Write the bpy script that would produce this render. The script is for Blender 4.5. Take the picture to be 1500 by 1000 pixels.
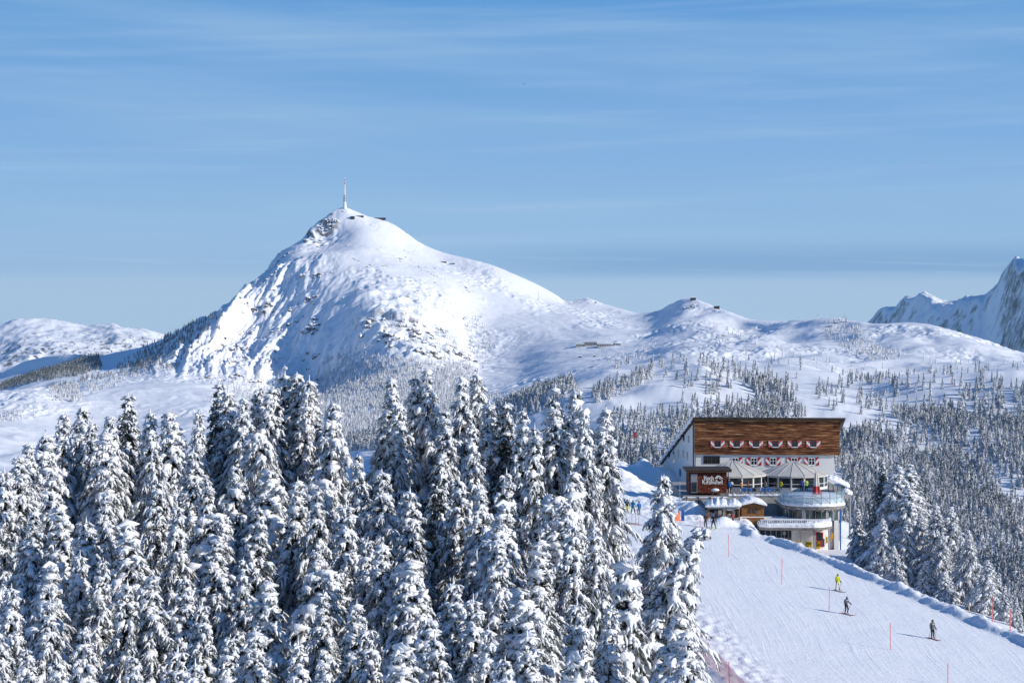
import bpy, math, random
import numpy as np
from mathutils import Vector, Matrix

sc = bpy.context.scene
COL = sc.collection
for o in list(bpy.data.objects):
    bpy.data.objects.remove(o)
random.seed(11)
rng = np.random.default_rng(11)
R = math.radians

# ------------------------------------------------------------------ camera
F, CU, HV = 3200.0, 750.0, 441.0          # focal length in photo pixels, optical axis column, horizon row
cam = bpy.data.cameras.new('camera')
cam.sensor_width = 36.0
cam.lens = 36.0 * F / 1500.0
cam.shift_y = -(500.0 - HV) / 1500.0
cam.clip_start, cam.clip_end = 1.0, 90000.0
cam_ob = bpy.data.objects.new('camera', cam)
cam_ob.rotation_euler = (R(90), 0, 0)
COL.objects.link(cam_ob)
sc.camera = cam_ob

# ------------------------------------------------------------------ light, sky, exposure
SUN_EL, SUN_AZ = R(23), R(111)            # azimuth clockwise from +Y
SDIR = Vector((math.sin(SUN_AZ) * math.cos(SUN_EL), math.cos(SUN_AZ) * math.cos(SUN_EL), math.sin(SUN_EL)))
sun = bpy.data.lights.new('sun', 'SUN')
sun.energy, sun.angle, sun.color = 4.6, R(0.5), (1.0, 0.945, 0.86)
sun_ob = bpy.data.objects.new('sun', sun)
sun_ob.rotation_euler = SDIR.to_track_quat('Z', 'Y').to_euler()
sun_ob.location = (200, -100, 300)
COL.objects.link(sun_ob)
sc.view_settings.view_transform = 'Standard'
sc.view_settings.look = 'None'
sc.view_settings.gamma = 1.0
sc.view_settings.use_curve_mapping = False
sc.view_settings.exposure = 0.02
sc.cycles.max_bounces = 6
sc.cycles.diffuse_bounces = 4
sc.cycles.transparent_max_bounces = 12

W = bpy.data.worlds.new('World')
sc.world = W
W.use_nodes = True
nt = W.node_tree
nt.nodes.clear()
def N(tree, kind, **kw):
    n = tree.nodes.new(kind)
    for k, v in kw.items():
        setattr(n, k, v)
    return n
wo = N(nt, 'ShaderNodeOutputWorld')
bg = N(nt, 'ShaderNodeBackground')
bg.inputs['Strength'].default_value = 0.125
sky = N(nt, 'ShaderNodeTexSky', sky_type='NISHITA')
sky.sun_disc = False
sky.sun_elevation, sky.sun_rotation = SUN_EL, SUN_AZ
sky.altitude, sky.air_density, sky.dust_density, sky.ozone_density = 1700, 1.0, 0.25, 2.2
tc = N(nt, 'ShaderNodeTexCoord')
sep = N(nt, 'ShaderNodeSeparateXYZ')
nt.links.new(tc.outputs['Generated'], sep.inputs[0])
# the deep winter blue reaches low down: read the sky a little above each direction
zz = N(nt, 'ShaderNodeMath', operation='MULTIPLY_ADD')
nt.links.new(sep.outputs['Z'], zz.inputs[0])
zz.inputs[1].default_value, zz.inputs[2].default_value = 2.6, 0.10
cmb = N(nt, 'ShaderNodeCombineXYZ')
nt.links.new(sep.outputs['X'], cmb.inputs[0])
nt.links.new(sep.outputs['Y'], cmb.inputs[1])
nt.links.new(zz.outputs[0], cmb.inputs[2])
nrm = N(nt, 'ShaderNodeVectorMath', operation='NORMALIZE')
nt.links.new(cmb.outputs[0], nrm.inputs[0])
nt.links.new(nrm.outputs[0], sky.inputs['Vector'])
# thin cirrus veil: noise over azimuth and elevation, strongly stretched sideways
az = N(nt, 'ShaderNodeMath', operation='ARCTAN2')
nt.links.new(sep.outputs['X'], az.inputs[0]); nt.links.new(sep.outputs['Y'], az.inputs[1])
def cirrus(sx, sz, tilt, seed, lo, hi, detail=6):
    a = N(nt, 'ShaderNodeMath', operation='MULTIPLY'); nt.links.new(az.outputs[0], a.inputs[0]); a.inputs[1].default_value = sx
    b = N(nt, 'ShaderNodeMath', operation='MULTIPLY'); nt.links.new(sep.outputs['Z'], b.inputs[0]); b.inputs[1].default_value = sz
    b2 = N(nt, 'ShaderNodeMath', operation='MULTIPLY_ADD'); nt.links.new(az.outputs[0], b2.inputs[0]); b2.inputs[1].default_value = tilt * sz
    nt.links.new(b.outputs[0], b2.inputs[2])
    c = N(nt, 'ShaderNodeCombineXYZ'); nt.links.new(a.outputs[0], c.inputs[0]); nt.links.new(b2.outputs[0], c.inputs[1]); c.inputs[2].default_value = seed
    n = N(nt, 'ShaderNodeTexNoise'); n.inputs['Scale'].default_value = 1.0; n.inputs['Detail'].default_value = detail; n.inputs['Roughness'].default_value = 0.55
    nt.links.new(c.outputs[0], n.inputs['Vector'])
    m = N(nt, 'ShaderNodeMapRange', interpolation_type='SMOOTHSTEP'); nt.links.new(n.outputs['Fac'], m.inputs['Value'])
    m.inputs['From Min'].default_value, m.inputs['From Max'].default_value = lo, hi
    return m.outputs[0]
def band(z0, z1, z2, z3):
    m = N(nt, 'ShaderNodeMapRange', interpolation_type='SMOOTHSTEP'); nt.links.new(sep.outputs['Z'], m.inputs['Value'])
    m.inputs['From Min'].default_value, m.inputs['From Max'].default_value = z0, z1
    k = N(nt, 'ShaderNodeMapRange', interpolation_type='SMOOTHSTEP'); nt.links.new(sep.outputs['Z'], k.inputs['Value'])
    k.inputs['From Min'].default_value, k.inputs['From Max'].default_value = z2, z3
    k.inputs['To Min'].default_value, k.inputs['To Max'].default_value = 1, 0
    return mul(m.outputs[0], k.outputs[0])
def mul(a, b):
    n = N(nt, 'ShaderNodeMath', operation='MULTIPLY')
    for i, s in enumerate((a, b)):
        if isinstance(s, (int, float)): n.inputs[i].default_value = s
        else: nt.links.new(s, n.inputs[i])
    return n.outputs[0]
def mixw(col, fac, rgb):
    m = N(nt, 'ShaderNodeMix', data_type='RGBA')
    nt.links.new(fac, m.inputs['Factor']); nt.links.new(col, m.inputs['A']); m.inputs['B'].default_value = (*rgb, 1)
    return m.outputs['Result']
# low sky: pale at the horizon, deep polarised blue higher up, then the Nishita sky overhead
ramp = N(nt, 'ShaderNodeValToRGB')
zr = N(nt, 'ShaderNodeMapRange'); nt.links.new(sep.outputs['Z'], zr.inputs['Value']); zr.inputs['From Min'].default_value, zr.inputs['From Max'].default_value = 0.0, 0.30
nt.links.new(zr.outputs[0], ramp.inputs[0])
SKYRAMP = [(0.0, (3.0, 4.55, 6.1)), (0.055, (2.75, 4.3, 6.0)), (0.20, (2.0, 3.68, 6.0)), (0.46, (0.95, 2.62, 5.4)), (1.0, (0.7, 1.9, 4.6))]
e_ = ramp.color_ramp.elements
while len(e_) < len(SKYRAMP): e_.new(0.5)
for i, (p, c) in enumerate(SKYRAMP): e_[i].position = p; e_[i].color = (c[0] / 7, c[1] / 7, c[2] / 7, 1)
rs = N(nt, 'ShaderNodeVectorMath', operation='SCALE'); rs.inputs['Scale'].default_value = 7.0; nt.links.new(ramp.outputs[0], rs.inputs[0])
hi = N(nt, 'ShaderNodeMapRange', interpolation_type='SMOOTHSTEP'); nt.links.new(sep.outputs['Z'], hi.inputs['Value']); hi.inputs['From Min'].default_value, hi.inputs['From Max'].default_value = 0.22, 0.5
mx0 = N(nt, 'ShaderNodeMix', data_type='RGBA'); nt.links.new(hi.outputs[0], mx0.inputs['Factor']); nt.links.new(rs.outputs[0], mx0.inputs['A']); 
tint = N(nt, 'ShaderNodeVectorMath', operation='MULTIPLY'); nt.links.new(sky.outputs['Color'], tint.inputs[0]); tint.inputs[1].default_value = (0.72, 1.32, 1.80)
nt.links.new(tint.outputs[0], mx0.inputs['B'])
c0 = mx0.outputs['Result']
low = band(-1.2, -1.1, 0.16, 0.34)
c1 = mixw(c0, mul(mul(cirrus(3.2, 40, 0.05, 3.1, 0.36, 0.80, 5), low), 0.46), (3.0, 4.55, 6.1))
c2 = mixw(c1, mul(mul(cirrus(5.5, 135, -0.03, 8.4, 0.48, 0.82, 5), low), 0.30), (3.6, 5.0, 6.5))
c3 = mixw(c2, mul(band(-1.2, -1.1, 0.0030, 0.0210), 0.50), (3.6, 4.7, 5.9))
azr = N(nt, 'ShaderNodeMapRange', interpolation_type='SMOOTHSTEP'); nt.links.new(az.outputs[0], azr.inputs['Value'])
azr.inputs['From Min'].default_value, azr.inputs['From Max'].default_value, azr.inputs['To Min'].default_value = -0.05, 0.06, 0.22
c4 = mixw(c3, mul(mul(mul(band(0.0085, 0.0150, 0.0185, 0.0300), cirrus(3.6, 130, 0.02, 15.7, 0.24, 0.42, 6)), azr.outputs[0]), 0.60), (1.5, 2.85, 4.9))
c5 = mixw(c4, mul(mul(band(0.011, 0.013, 0.017, 0.026), cirrus(7, 380, 0.03, 21.3, 0.56, 0.74, 5)), 0.38), (3.6, 5.0, 6.4))
nt.links.new(c5, bg.inputs['Color'])
nt.links.new(bg.outputs[0], wo.inputs['Surface'])

# ------------------------------------------------------------------ small helpers
def P(u, v, d):
    """point at photo column u, row v and depth d (metres)"""
    return Vector(((u - CU) / F * d, d, (HV - v) / F * d))
def tag(o, label=None, cat=None, group=None, kind=None):
    if label: o['label'] = label
    if cat: o['category'] = cat
    if group: o['group'] = group
    if kind: o['kind'] = kind
    return o
def empty(name, loc, label, cat, group=None, rz=0):
    o = bpy.data.objects.new(name, None)
    o.empty_display_size = 0.3
    o.location = loc; o.rotation_euler = (0, 0, rz)
    COL.objects.link(o)
    return tag(o, label, cat, group)
def link(name, me, parent=None):
    o = bpy.data.objects.new(name, me)
    COL.objects.link(o)
    if parent is not None: o.parent = parent
    return o

def npmesh(name, verts, faces, mats, mat_idx=None, smooth=True):
    """verts (n,3); faces: list of (m,k) integer arrays, k = 3 or 4"""
    me = bpy.data.meshes.new(name)
    verts = np.ascontiguousarray(verts, dtype=np.float32)
    faces = [np.asarray(f, dtype=np.int32) for f in faces if len(f)]
    me.vertices.add(len(verts)); me.vertices.foreach_set('co', verts.ravel())
    nl = sum(f.size for f in faces); npoly = sum(len(f) for f in faces)
    me.loops.add(nl); me.polygons.add(npoly)
    me.loops.foreach_set('vertex_index', np.concatenate([f.ravel() for f in faces]))
    tot = np.concatenate([np.full(len(f), f.shape[1], dtype=np.int32) for f in faces])
    st = np.concatenate([[0], np.cumsum(tot)[:-1]]).astype(np.int32)
    me.polygons.foreach_set('loop_start', st)
    me.polygons.foreach_set('loop_total', tot)
    for m in mats: me.materials.append(m)
    if mat_idx is not None: me.polygons.foreach_set('material_index', np.asarray(mat_idx, dtype=np.int32))
    me.update(calc_edges=True)
    me.polygons.foreach_set('use_smooth', np.full(npoly, bool(smooth)))
    return me

class MB:
    """collects boxes, prisms, tubes into one mesh"""
    def __init__(s, *mats):
        s.v, s.f, s.mi, s.mats, s.cur = [], [], [], list(mats), 0
    def use(s, i): s.cur = i; return s
    def add(s, vs, fs):
        b = len(s.v); s.v += [tuple(p) for p in vs]
        for f in fs: s.f.append([b + i for i in f]); s.mi.append(s.cur)
        return s
    def box(s, x0, x1, y0, y1, z0, z1, M=None):
        vs = [Vector((x, y, z)) for z in (z0, z1) for y in (y0, y1) for x in (x0, x1)]
        if M is not None: vs = [M @ p for p in vs]
        return s.add(vs, [(0, 2, 3, 1), (4, 5, 7, 6), (0, 1, 5, 4), (1, 3, 7, 5), (3, 2, 6, 7), (2, 0, 4, 6)])
    def prism(s, poly, off):
        """closed polygon (list of 3D points) swept by vector off"""
        poly = [Vector(p) for p in poly]; off = Vector(off); n = len(poly)
        vs = poly + [p + off for p in poly]
        return s.add(vs, [tuple(range(n))[::-1], tuple(range(n, 2 * n))] + [(i, (i + 1) % n, n + (i + 1) % n, n + i) for i in range(n)])
    def tube(s, pts, rad, k=6, cap=True):
        pts = [Vector(p) for p in pts]; n = len(pts)
        rad = rad if hasattr(rad, '__len__') else [rad] * n
        vs = []
        for i, p in enumerate(pts):
            t = (pts[min(i + 1, n - 1)] - pts[max(i - 1, 0)]).normalized()
            a = t.cross(Vector((0, 0, 1)) if abs(t.z) < 0.9 else Vector((1, 0, 0))).normalized(); b = t.cross(a)
            vs += [p + (a * math.cos(2 * math.pi * j / k) + b * math.sin(2 * math.pi * j / k)) * rad[i] for j in range(k)]
        fs = [(i * k + j, i * k + (j + 1) % k, (i + 1) * k + (j + 1) % k, (i + 1) * k + j) for i in range(n - 1) for j in range(k)]
        if cap: fs += [tuple(range(k))[::-1], tuple(range((n - 1) * k, n * k))]
        return s.add(vs, fs)
    def build(s, name, parent=None, smooth=False, origin=None):
        me = bpy.data.meshes.new(name)
        org = Vector(origin) if origin is not None else Vector((0, 0, 0))
        if parent is not None and origin is None:
            org = Vector(parent.location)
        me.from_pydata([(p[0] - org.x, p[1] - org.y, p[2] - org.z) for p in s.v], [], s.f)
        for m in s.mats: me.materials.append(m)
        me.polygons.foreach_set('material_index', s.mi)
        me.update()
        if smooth: me.polygons.foreach_set('use_smooth', [True] * len(me.polygons))
        o = link(name, me, parent)
        if origin is not None: o.location = org
        return o
# note: world-space vertices are given to MB; children of an (unrotated) empty are stored relative to it

# ------------------------------------------------------------------ numpy noise
def perlin(x, y, seed=0):
    x = np.asarray(x, dtype=np.float64); y = np.asarray(y, dtype=np.float64)
    xi = np.floor(x); yi = np.floor(y); fx = x - xi; fy = y - yi
    xi = xi.astype(np.int64); yi = yi.astype(np.int64)
    def g(ix, iy, dx, dy):
        h = (ix * 374761393 + iy * 668265263 + seed * 974634497) & 0xffffffff
        h = ((h ^ (h >> 13)) * 1274126177) & 0xffffffff
        h = (h ^ (h >> 16)) & 0xffff
        a = h * (2 * math.pi / 65536)
        return np.cos(a) * dx + np.sin(a) * dy
    sx = fx * fx * fx * (fx * (fx * 6 - 15) + 10); sy = fy * fy * fy * (fy * (fy * 6 - 15) + 10)
    n00 = g(xi, yi, fx, fy); n10 = g(xi + 1, yi, fx - 1, fy)
    n01 = g(xi, yi + 1, fx, fy - 1); n11 = g(xi + 1, yi + 1, fx - 1, fy - 1)
    return 1.5 * ((n00 * (1 - sx) + n10 * sx) * (1 - sy) + (n01 * (1 - sx) + n11 * sx) * sy)
def fbm(x, y, seed=0, oct=5, gain=0.5):
    t = 0; a = 1.0; f = 1.0
    for i in range(oct):
        t = t + a * perlin(x * f, y * f, seed + i * 17); a *= gain; f *= 2.03
    return t
def ridged(x, y, seed=0, oct=4, gain=0.5):
    t = 0; a = 1.0; f = 1.0
    for i in range(oct):
        t = t + a * (1 - 2 * np.abs(perlin(x * f, y * f, seed + i * 29))); a *= gain; f *= 2.1
    return t
def sstep(a, b, x):
    t = np.clip((np.asarray(x, dtype=np.float64) - a) / (b - a), 0, 1); return t * t * (3 - 2 * t)
def pchip1(xk, yk, x):
    xk = np.asarray(xk, float); yk = np.asarray(yk, float)
    h = np.diff(xk); dl = np.diff(yk) / h
    m = np.zeros_like(yk); m[0], m[-1] = dl[0], dl[-1]
    for i in range(1, len(xk) - 1):
        if dl[i - 1] * dl[i] > 0:
            w1, w2 = 2 * h[i] + h[i - 1], h[i] + 2 * h[i - 1]
            m[i] = (w1 + w2) / (w1 / dl[i - 1] + w2 / dl[i])
    x = np.clip(x, xk[0], xk[-1]); i = np.clip(np.searchsorted(xk, x) - 1, 0, len(h) - 1)
    t = (x - xk[i]) / h[i]
    return (1 + 2 * t) * (1 - t) ** 2 * yk[i] + t * (1 - t) ** 2 * h[i] * m[i] + t * t * (3 - 2 * t) * yk[i + 1] + t * t * (t - 1) * h[i] * m[i + 1]
def in_poly(u, v, poly):
    inside = np.zeros(len(u), bool); n = len(poly); j = n - 1
    for i in range(n):
        (xi, yi), (xj, yj) = poly[i], poly[j]
        c = ((yi > v) != (yj > v)) & (u < (xj - xi) * (v - yi) / ((yj - yi) or 1e-9) + xi)
        inside ^= c; j = i
    return inside

# ------------------------------------------------------------------ materials
def mat(name, rgb, rough=0.7, noise=None, amount=0.25, bump=None, metal=0.0, spec=0.3):
    m = bpy.data.materials.new(name); m.use_nodes = True
    t = m.node_tree; b = t.nodes['Principled BSDF']
    b.inputs['Roughness'].default_value = rough; b.inputs['Metallic'].default_value = metal
    b.inputs['Specular IOR Level'].default_value = spec
    b.inputs['Base Color'].default_value = (*rgb, 1)
    co = N(t, 'ShaderNodeTexCoord')
    if noise:
        n = N(t, 'ShaderNodeTexNoise'); n.inputs['Scale'].default_value = noise; n.inputs['Detail'].default_value = 5
        t.links.new(co.outputs['Object'], n.inputs['Vector'])
        r = N(t, 'ShaderNodeMapRange'); t.links.new(n.outputs['Fac'], r.inputs['Value'])
        r.inputs['From Min'].default_value, r.inputs['From Max'].default_value = 0.25, 0.75
        r.inputs['To Min'].default_value, r.inputs['To Max'].default_value = 1 - amount, 1 + amount
        x = N(t, 'ShaderNodeVectorMath', operation='SCALE'); x.inputs[0].default_value = rgb
        t.links.new(r.outputs[0], x.inputs['Scale']); t.links.new(x.outputs[0], b.inputs['Base Color'])
    if bump:
        bs, bd = bump
        n = N(t, 'ShaderNodeTexNoise'); n.inputs['Scale'].default_value = bs; n.inputs['Detail'].default_value = 5
        t.links.new(co.outputs['Object'], n.inputs['Vector'])
        q = N(t, 'ShaderNodeBump'); q.inputs['Distance'].default_value = bd; q.inputs['Strength'].default_value = 1.0
        t.links.new(n.outputs['Fac'], q.inputs['Height']); t.links.new(q.outputs[0], b.inputs['Normal'])
    return m
SNOW = (0.86, 0.87, 0.89)
M = {}
M['snow'] = mat('snow', SNOW, 0.75, bump=(2.2, 0.12))
M['tree_snow'] = mat('tree_snow', (0.84, 0.85, 0.87), 0.8, bump=(14, 0.05))
M['bark'] = mat('bark', (0.075, 0.05, 0.035), 0.9, 4, 0.4)
M['needles'] = mat('needles', (0.068, 0.072, 0.050), 0.75, 0.9, 0.65)
M['frost'] = mat('frosted_needles', (0.46, 0.47, 0.48), 0.85, 1.2, 0.45)
M['plaster'] = mat('white_plaster', (0.76, 0.74, 0.70), 0.85, 0.6, 0.06)
M['white'] = mat('white_paint', (0.78, 0.78, 0.76), 0.5)
M['red'] = mat('red_paint', (0.42, 0.025, 0.03), 0.5, 3, 0.15)
M['redfaded'] = mat('faded_red_paint', (0.52, 0.10, 0.10), 0.6, 3, 0.15)
M['dark'] = mat('dark_bronze', (0.035, 0.028, 0.024), 0.6, 2, 0.3)
M['brownframe'] = mat('brown_frame', (0.09, 0.05, 0.028), 0.6, 3, 0.3)
M['roofedge'] = mat('roof_edge', (0.055, 0.04, 0.032), 0.7, 1.5, 0.4)
M['concrete'] = mat('concrete', (0.36, 0.35, 0.33), 0.85, 1.2, 0.2)
M['grey'] = mat('grey_metal', (0.30, 0.31, 0.32), 0.45, metal=0.6)
M['canvas'] = mat('canvas', (0.56, 0.53, 0.48), 0.85, 0.8, 0.10, bump=(1.5, 0.03))
M['hutwood'] = mat('hut_wood', (0.26, 0.115, 0.04), 0.7, 2.5, 0.3)
M['yellow'] = mat('yellow_panel', (0.80, 0.42, 0.01), 0.6, 2, 0.1)
M['orange'] = mat('orange_net', (0.75, 0.16, 0.06), 0.7, 8, 0.3)
M['bluepad'] = mat('blue_pad', (0.02, 0.12, 0.38), 0.6, 3, 0.2)
M['black'] = mat('black', (0.012, 0.012, 0.014), 0.5)
M['skin'] = mat('skin', (0.50, 0.29, 0.21), 0.6)
M['marker'] = mat('marker_red', (0.75, 0.17, 0.15), 0.5)
M['ice'] = mat('icicle_fascia', (0.20, 0.18, 0.16), 0.5, 3.0, 0.5)
M['glass'] = None
def glassy(name, rgb, rough=0.08, spec=0.8, noise=None, amount=0.4):
    return mat(name, rgb, rough, noise, amount, spec=spec)
M['pane'] = glassy('window_pane', (0.022, 0.026, 0.03), 0.1, 0.6, 1.3, 0.8)
M['curvedglass'] = glassy('curved_glass', (0.045, 0.07, 0.072), 0.12, 0.7, 0.9, 0.9)
def balustrade_glass():
    m = bpy.data.materials.new('balustrade_glass'); m.use_nodes = True
    t = m.node_tree; t.nodes.clear()
    o = N(t, 'ShaderNodeOutputMaterial'); mx = N(t, 'ShaderNodeMixShader'); tr = N(t, 'ShaderNodeBsdfTransparent'); p = N(t, 'ShaderNodeBsdfPrincipled')
    tr.inputs[0].default_value = (0.93, 0.965, 0.97, 1)
    p.inputs['Base Color'].default_value = (0.50, 0.60, 0.63, 1); p.inputs['Roughness'].default_value = 0.15
    mx.inputs[0].default_value = 0.16
    t.links.new(tr.outputs[0], mx.inputs[1]); t.links.new(p.outputs[0], mx.inputs[2]); t.links.new(mx.outputs[0], o.inputs[0])
    return m
M['balglass'] = balustrade_glass()
def clad_wood(name, cols, sx, sz, rough=0.8, scale=1.0):
    """weathered boards: long streaks of several browns along X"""
    m = bpy.data.materials.new(name); m.use_nodes = True
    t = m.node_tree; b = t.nodes['Principled BSDF']; b.inputs['Roughness'].default_value = rough; b.inputs['Specular IOR Level'].default_value = 0.2
    co = N(t, 'ShaderNodeTexCoord'); mp = N(t, 'ShaderNodeMapping'); mp.inputs['Scale'].default_value = (sx, sx, sz)
    t.links.new(co.outputs['Object'], mp.inputs[0])
    n = N(t, 'ShaderNodeTexNoise'); n.inputs['Scale'].default_value = scale; n.inputs['Detail'].default_value = 4; n.inputs['Roughness'].default_value = 0.7
    t.links.new(mp.outputs[0], n.inputs['Vector'])
    r = N(t, 'ShaderNodeValToRGB'); t.links.new(n.outputs['Fac'], r.inputs[0])
    e = r.color_ramp.elements
    while len(e) < len(cols): e.new(0.5)
    for i, (p, c) in enumerate(cols): e[i].position = p; e[i].color = (*c, 1)
    t.links.new(r.outputs[0], b.inputs['Base Color'])
    q = N(t, 'ShaderNodeBump'); q.inputs['Distance'].default_value = 0.03; t.links.new(n.outputs['Fac'], q.inputs['Height']); t.links.new(q.outputs[0], b.inputs['Normal'])
    return m
M['wood'] = clad_wood('weathered_boards', [(0.36, (0.026, 0.012, 0.008)), (0.47, (0.115, 0.040, 0.016)), (0.57, (0.28, 0.110, 0.042)), (0.70, (0.68, 0.41, 0.19))], 0.40, 6.0)
M['lightwood'] = clad_wood('pale_board', [(0.3, (0.20, 0.10, 0.04)), (0.55, (0.50, 0.29, 0.12)), (0.7, (0.6, 0.42, 0.22))], 0.3, 4)
M['shingle'] = clad_wood('rust_shingle', [(0.35, (0.045, 0.012, 0.006)), (0.5, (0.095, 0.020, 0.009)), (0.62, (0.17, 0.042, 0.018)), (0.74, (0.5, 0.36, 0.28))], 1.2, 2.4, scale=2.0)

def snow_ground(name, bumps, rock=False, tint=SNOW, groom=False, sparkle=None):
    m = bpy.data.materials.new(name); m.use_nodes = True
    t = m.node_tree; b = t.nodes['Principled BSDF']; b.inputs['Roughness'].default_value = 0.65; b.inputs['Specular IOR Level'].default_value = 0.25
    b.inputs['Base Color'].default_value = (*tint, 1)
    co = N(t, 'ShaderNodeTexCoord'); prev = None
    if groom:
        # ski tracks: long thin lines, three directions, warped
        w1 = N(t, 'ShaderNodeTexNoise'); w1.inputs['Scale'].default_value = 0.035; w1.inputs['Detail'].default_value = 2
        t.links.new(co.outputs['Object'], w1.inputs['Vector'])
        wv = N(t, 'ShaderNodeVectorMath', operation='MULTIPLY_ADD'); t.links.new(w1.outputs['Color'], wv.inputs[0]); wv.inputs[1].default_value = (3.5, 3.5, 0); t.links.new(co.outputs['Object'], wv.inputs[2])
        for ang, fx_, fy_, lo_, hi_, dist in ((0.62, 4.5, 0.09, 0.30, 0.70, 0.007), (0.52, 1.9, 0.03, 0.57, 0.64, 0.006), (0.80, 2.1, 0.035, 0.58, 0.64, 0.006), (0.30, 1.6, 0.03, 0.60, 0.66, 0.006), (0.05, 1.3, 0.04, 0.62, 0.67, 0.006), (-0.6, 1.5, 0.05, 0.63, 0.68, 0.008), (0.62, 0.30, 0.02, 0.35, 0.65, 0.018), (1.2, 1.2, 0.05, 0.62, 0.67, 0.006)):
            mp = N(t, 'ShaderNodeMapping'); mp.inputs['Rotation'].default_value = (0, 0, ang); mp.inputs['Scale'].default_value = (fx_, fy_, 0); mp.inputs['Location'].default_value = (ang * 31, fx_ * 7, 0)
            t.links.new(wv.outputs[0], mp.inputs[0])
            n = N(t, 'ShaderNodeTexNoise'); n.inputs['Scale'].default_value = 1.0; n.inputs['Detail'].default_value = 2.5
            t.links.new(mp.outputs[0], n.inputs['Vector'])
            r_ = N(t, 'ShaderNodeMapRange'); t.links.new(n.outputs['Fac'], r_.inputs['Value']); r_.inputs['From Min'].default_value, r_.inputs['From Max'].default_value = lo_, hi_
            q = N(t, 'ShaderNodeBump'); q.inputs['Distance'].default_value = dist; t.links.new(r_.outputs[0], q.inputs['Height'])
            if prev: t.links.new(prev, q.inputs['Normal'])
            prev = q.outputs[0]
    for s, d in bumps:
        n = N(t, 'ShaderNodeTexNoise'); n.inputs['Scale'].default_value = s; n.inputs['Detail'].default_value = 6; n.inputs['Roughness'].default_value = 0.6
        t.links.new(co.outputs['Object'], n.inputs['Vector'])
        q = N(t, 'ShaderNodeBump'); q.inputs['Distance'].default_value = d; t.links.new(n.outputs['Fac'], q.inputs['Height'])
        if prev: t.links.new(prev, q.inputs['Normal'])
        prev = q.outputs[0]
    if prev: t.links.new(prev, b.inputs['Normal'])
    if rock:
        nscale = rock
        at = N(t, 'ShaderNodeAttribute'); at.attribute_name = 'bare'
        n = N(t, 'ShaderNodeTexNoise'); n.inputs['Scale'].default_value = nscale; n.inputs['Detail'].default_value = 8; n.inputs['Roughness'].default_value = 0.7
        t.links.new(co.outputs['Object'], n.inputs['Vector'])
        a = N(t, 'ShaderNodeMath', operation='ADD'); t.links.new(n.outputs['Fac'], a.inputs[0]); t.links.new(at.outputs['Fac'], a.inputs[1])
        r = N(t, 'ShaderNodeMapRange'); t.links.new(a.outputs[0], r.inputs['Value']); r.inputs['From Min'].default_value, r.inputs['From Max'].default_value = 1.22, 1.0
        n2 = N(t, 'ShaderNodeTexNoise'); n2.inputs['Scale'].default_value = nscale * 0.7; n2.inputs['Detail'].default_value = 5
        t.links.new(co.outputs['Object'], n2.inputs['Vector'])
        rc = N(t, 'ShaderNodeValToRGB'); t.links.new(n2.outputs['Fac'], rc.inputs[0])
        rc.color_ramp.elements[0].position, rc.color_ramp.elements[0].color = 0.4, (0.10, 0.09, 0.085, 1)
        rc.color_ramp.elements[1].position, rc.color_ramp.elements[1].color = 0.62, (0.27, 0.235, 0.20, 1)
        mx = N(t, 'ShaderNodeMix', data_type='RGBA'); t.links.new(r.outputs[0], mx.inputs['Factor']); t.links.new(rc.outputs[0], mx.inputs['A']); mx.inputs['B'].default_value = (*tint, 1)
        t.links.new(mx.outputs['Result'], b.inputs['Base Color'])
    return m
M['mountain'] = snow_ground('mountain_snow', [(0.11, 0.25), (0.4, 0.12)], rock=0.05)
M['farmountain'] = snow_ground('far_mountain_snow', [(0.03, 2.0)], rock=0.015)
M['piste'] = snow_ground('piste_snow', [(0.9, 0.05), (4.0, 0.03), (0.25, 0.10)], groom=True)
# ------------------------------------------------------------------ terrain: lofted through section lines, near to far
def curve(knots, us, smooth):
    k = sorted(knots); y = pchip1([a for a, _ in k], [b for _, b in k], us)
    if smooth:
        w = np.exp(-0.5 * (np.arange(-4 * smooth, 4 * smooth + 1) / smooth) ** 2); w /= w.sum()
        y = np.convolve(np.pad(y, 4 * smooth, mode='edge'), w, 'valid')
    return y
def loft(us, rows, curves, smooth=10, crest=None):
    """curves: list of (v_knots, d_knots); returns z[row, col]"""
    V = np.array([curve(v, us, 0 if i == crest else smooth) for i, (v, d) in enumerate(curves)])
    D = np.array([curve(d, us, smooth) for v, d in curves])
    for i in range(1, len(D)): D[i] = np.maximum(D[i], D[i - 1] + 60)
    S = np.log(D); h = np.diff(S, axis=0); dl = np.diff(V, axis=0) / h
    m = np.zeros_like(V); m[0], m[-1] = dl[0], dl[-1]
    p = dl[:-1] * dl[1:] > 0
    w1, w2 = 2 * h[1:] + h[:-1], h[1:] + 2 * h[:-1]
    with np.errstate(all='ignore'):
        mm = (w1 + w2) / (w1 / dl[:-1] + w2 / dl[1:])
    m[1:-1] = np.where(p, mm, 0)
    Z = np.zeros((len(rows), len(us))); cols = np.arange(len(us))
    for r, d in enumerate(rows):
        s = np.clip(math.log(d), S[0], S[-1])
        i = np.clip((S <= s).sum(0) - 1, 0, len(S) - 2)
        hh = h[i, cols]; t = (s - S[i, cols]) / hh
        v = (1 + 2 * t) * (1 - t) ** 2 * V[i, cols] + t * (1 - t) ** 2 * hh * m[i, cols] + t * t * (3 - 2 * t) * V[i + 1, cols] + t * t * (t - 1) * hh * m[i + 1, cols]
        Z[r] = (HV - v) / F * d
    return Z, V, D
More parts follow.
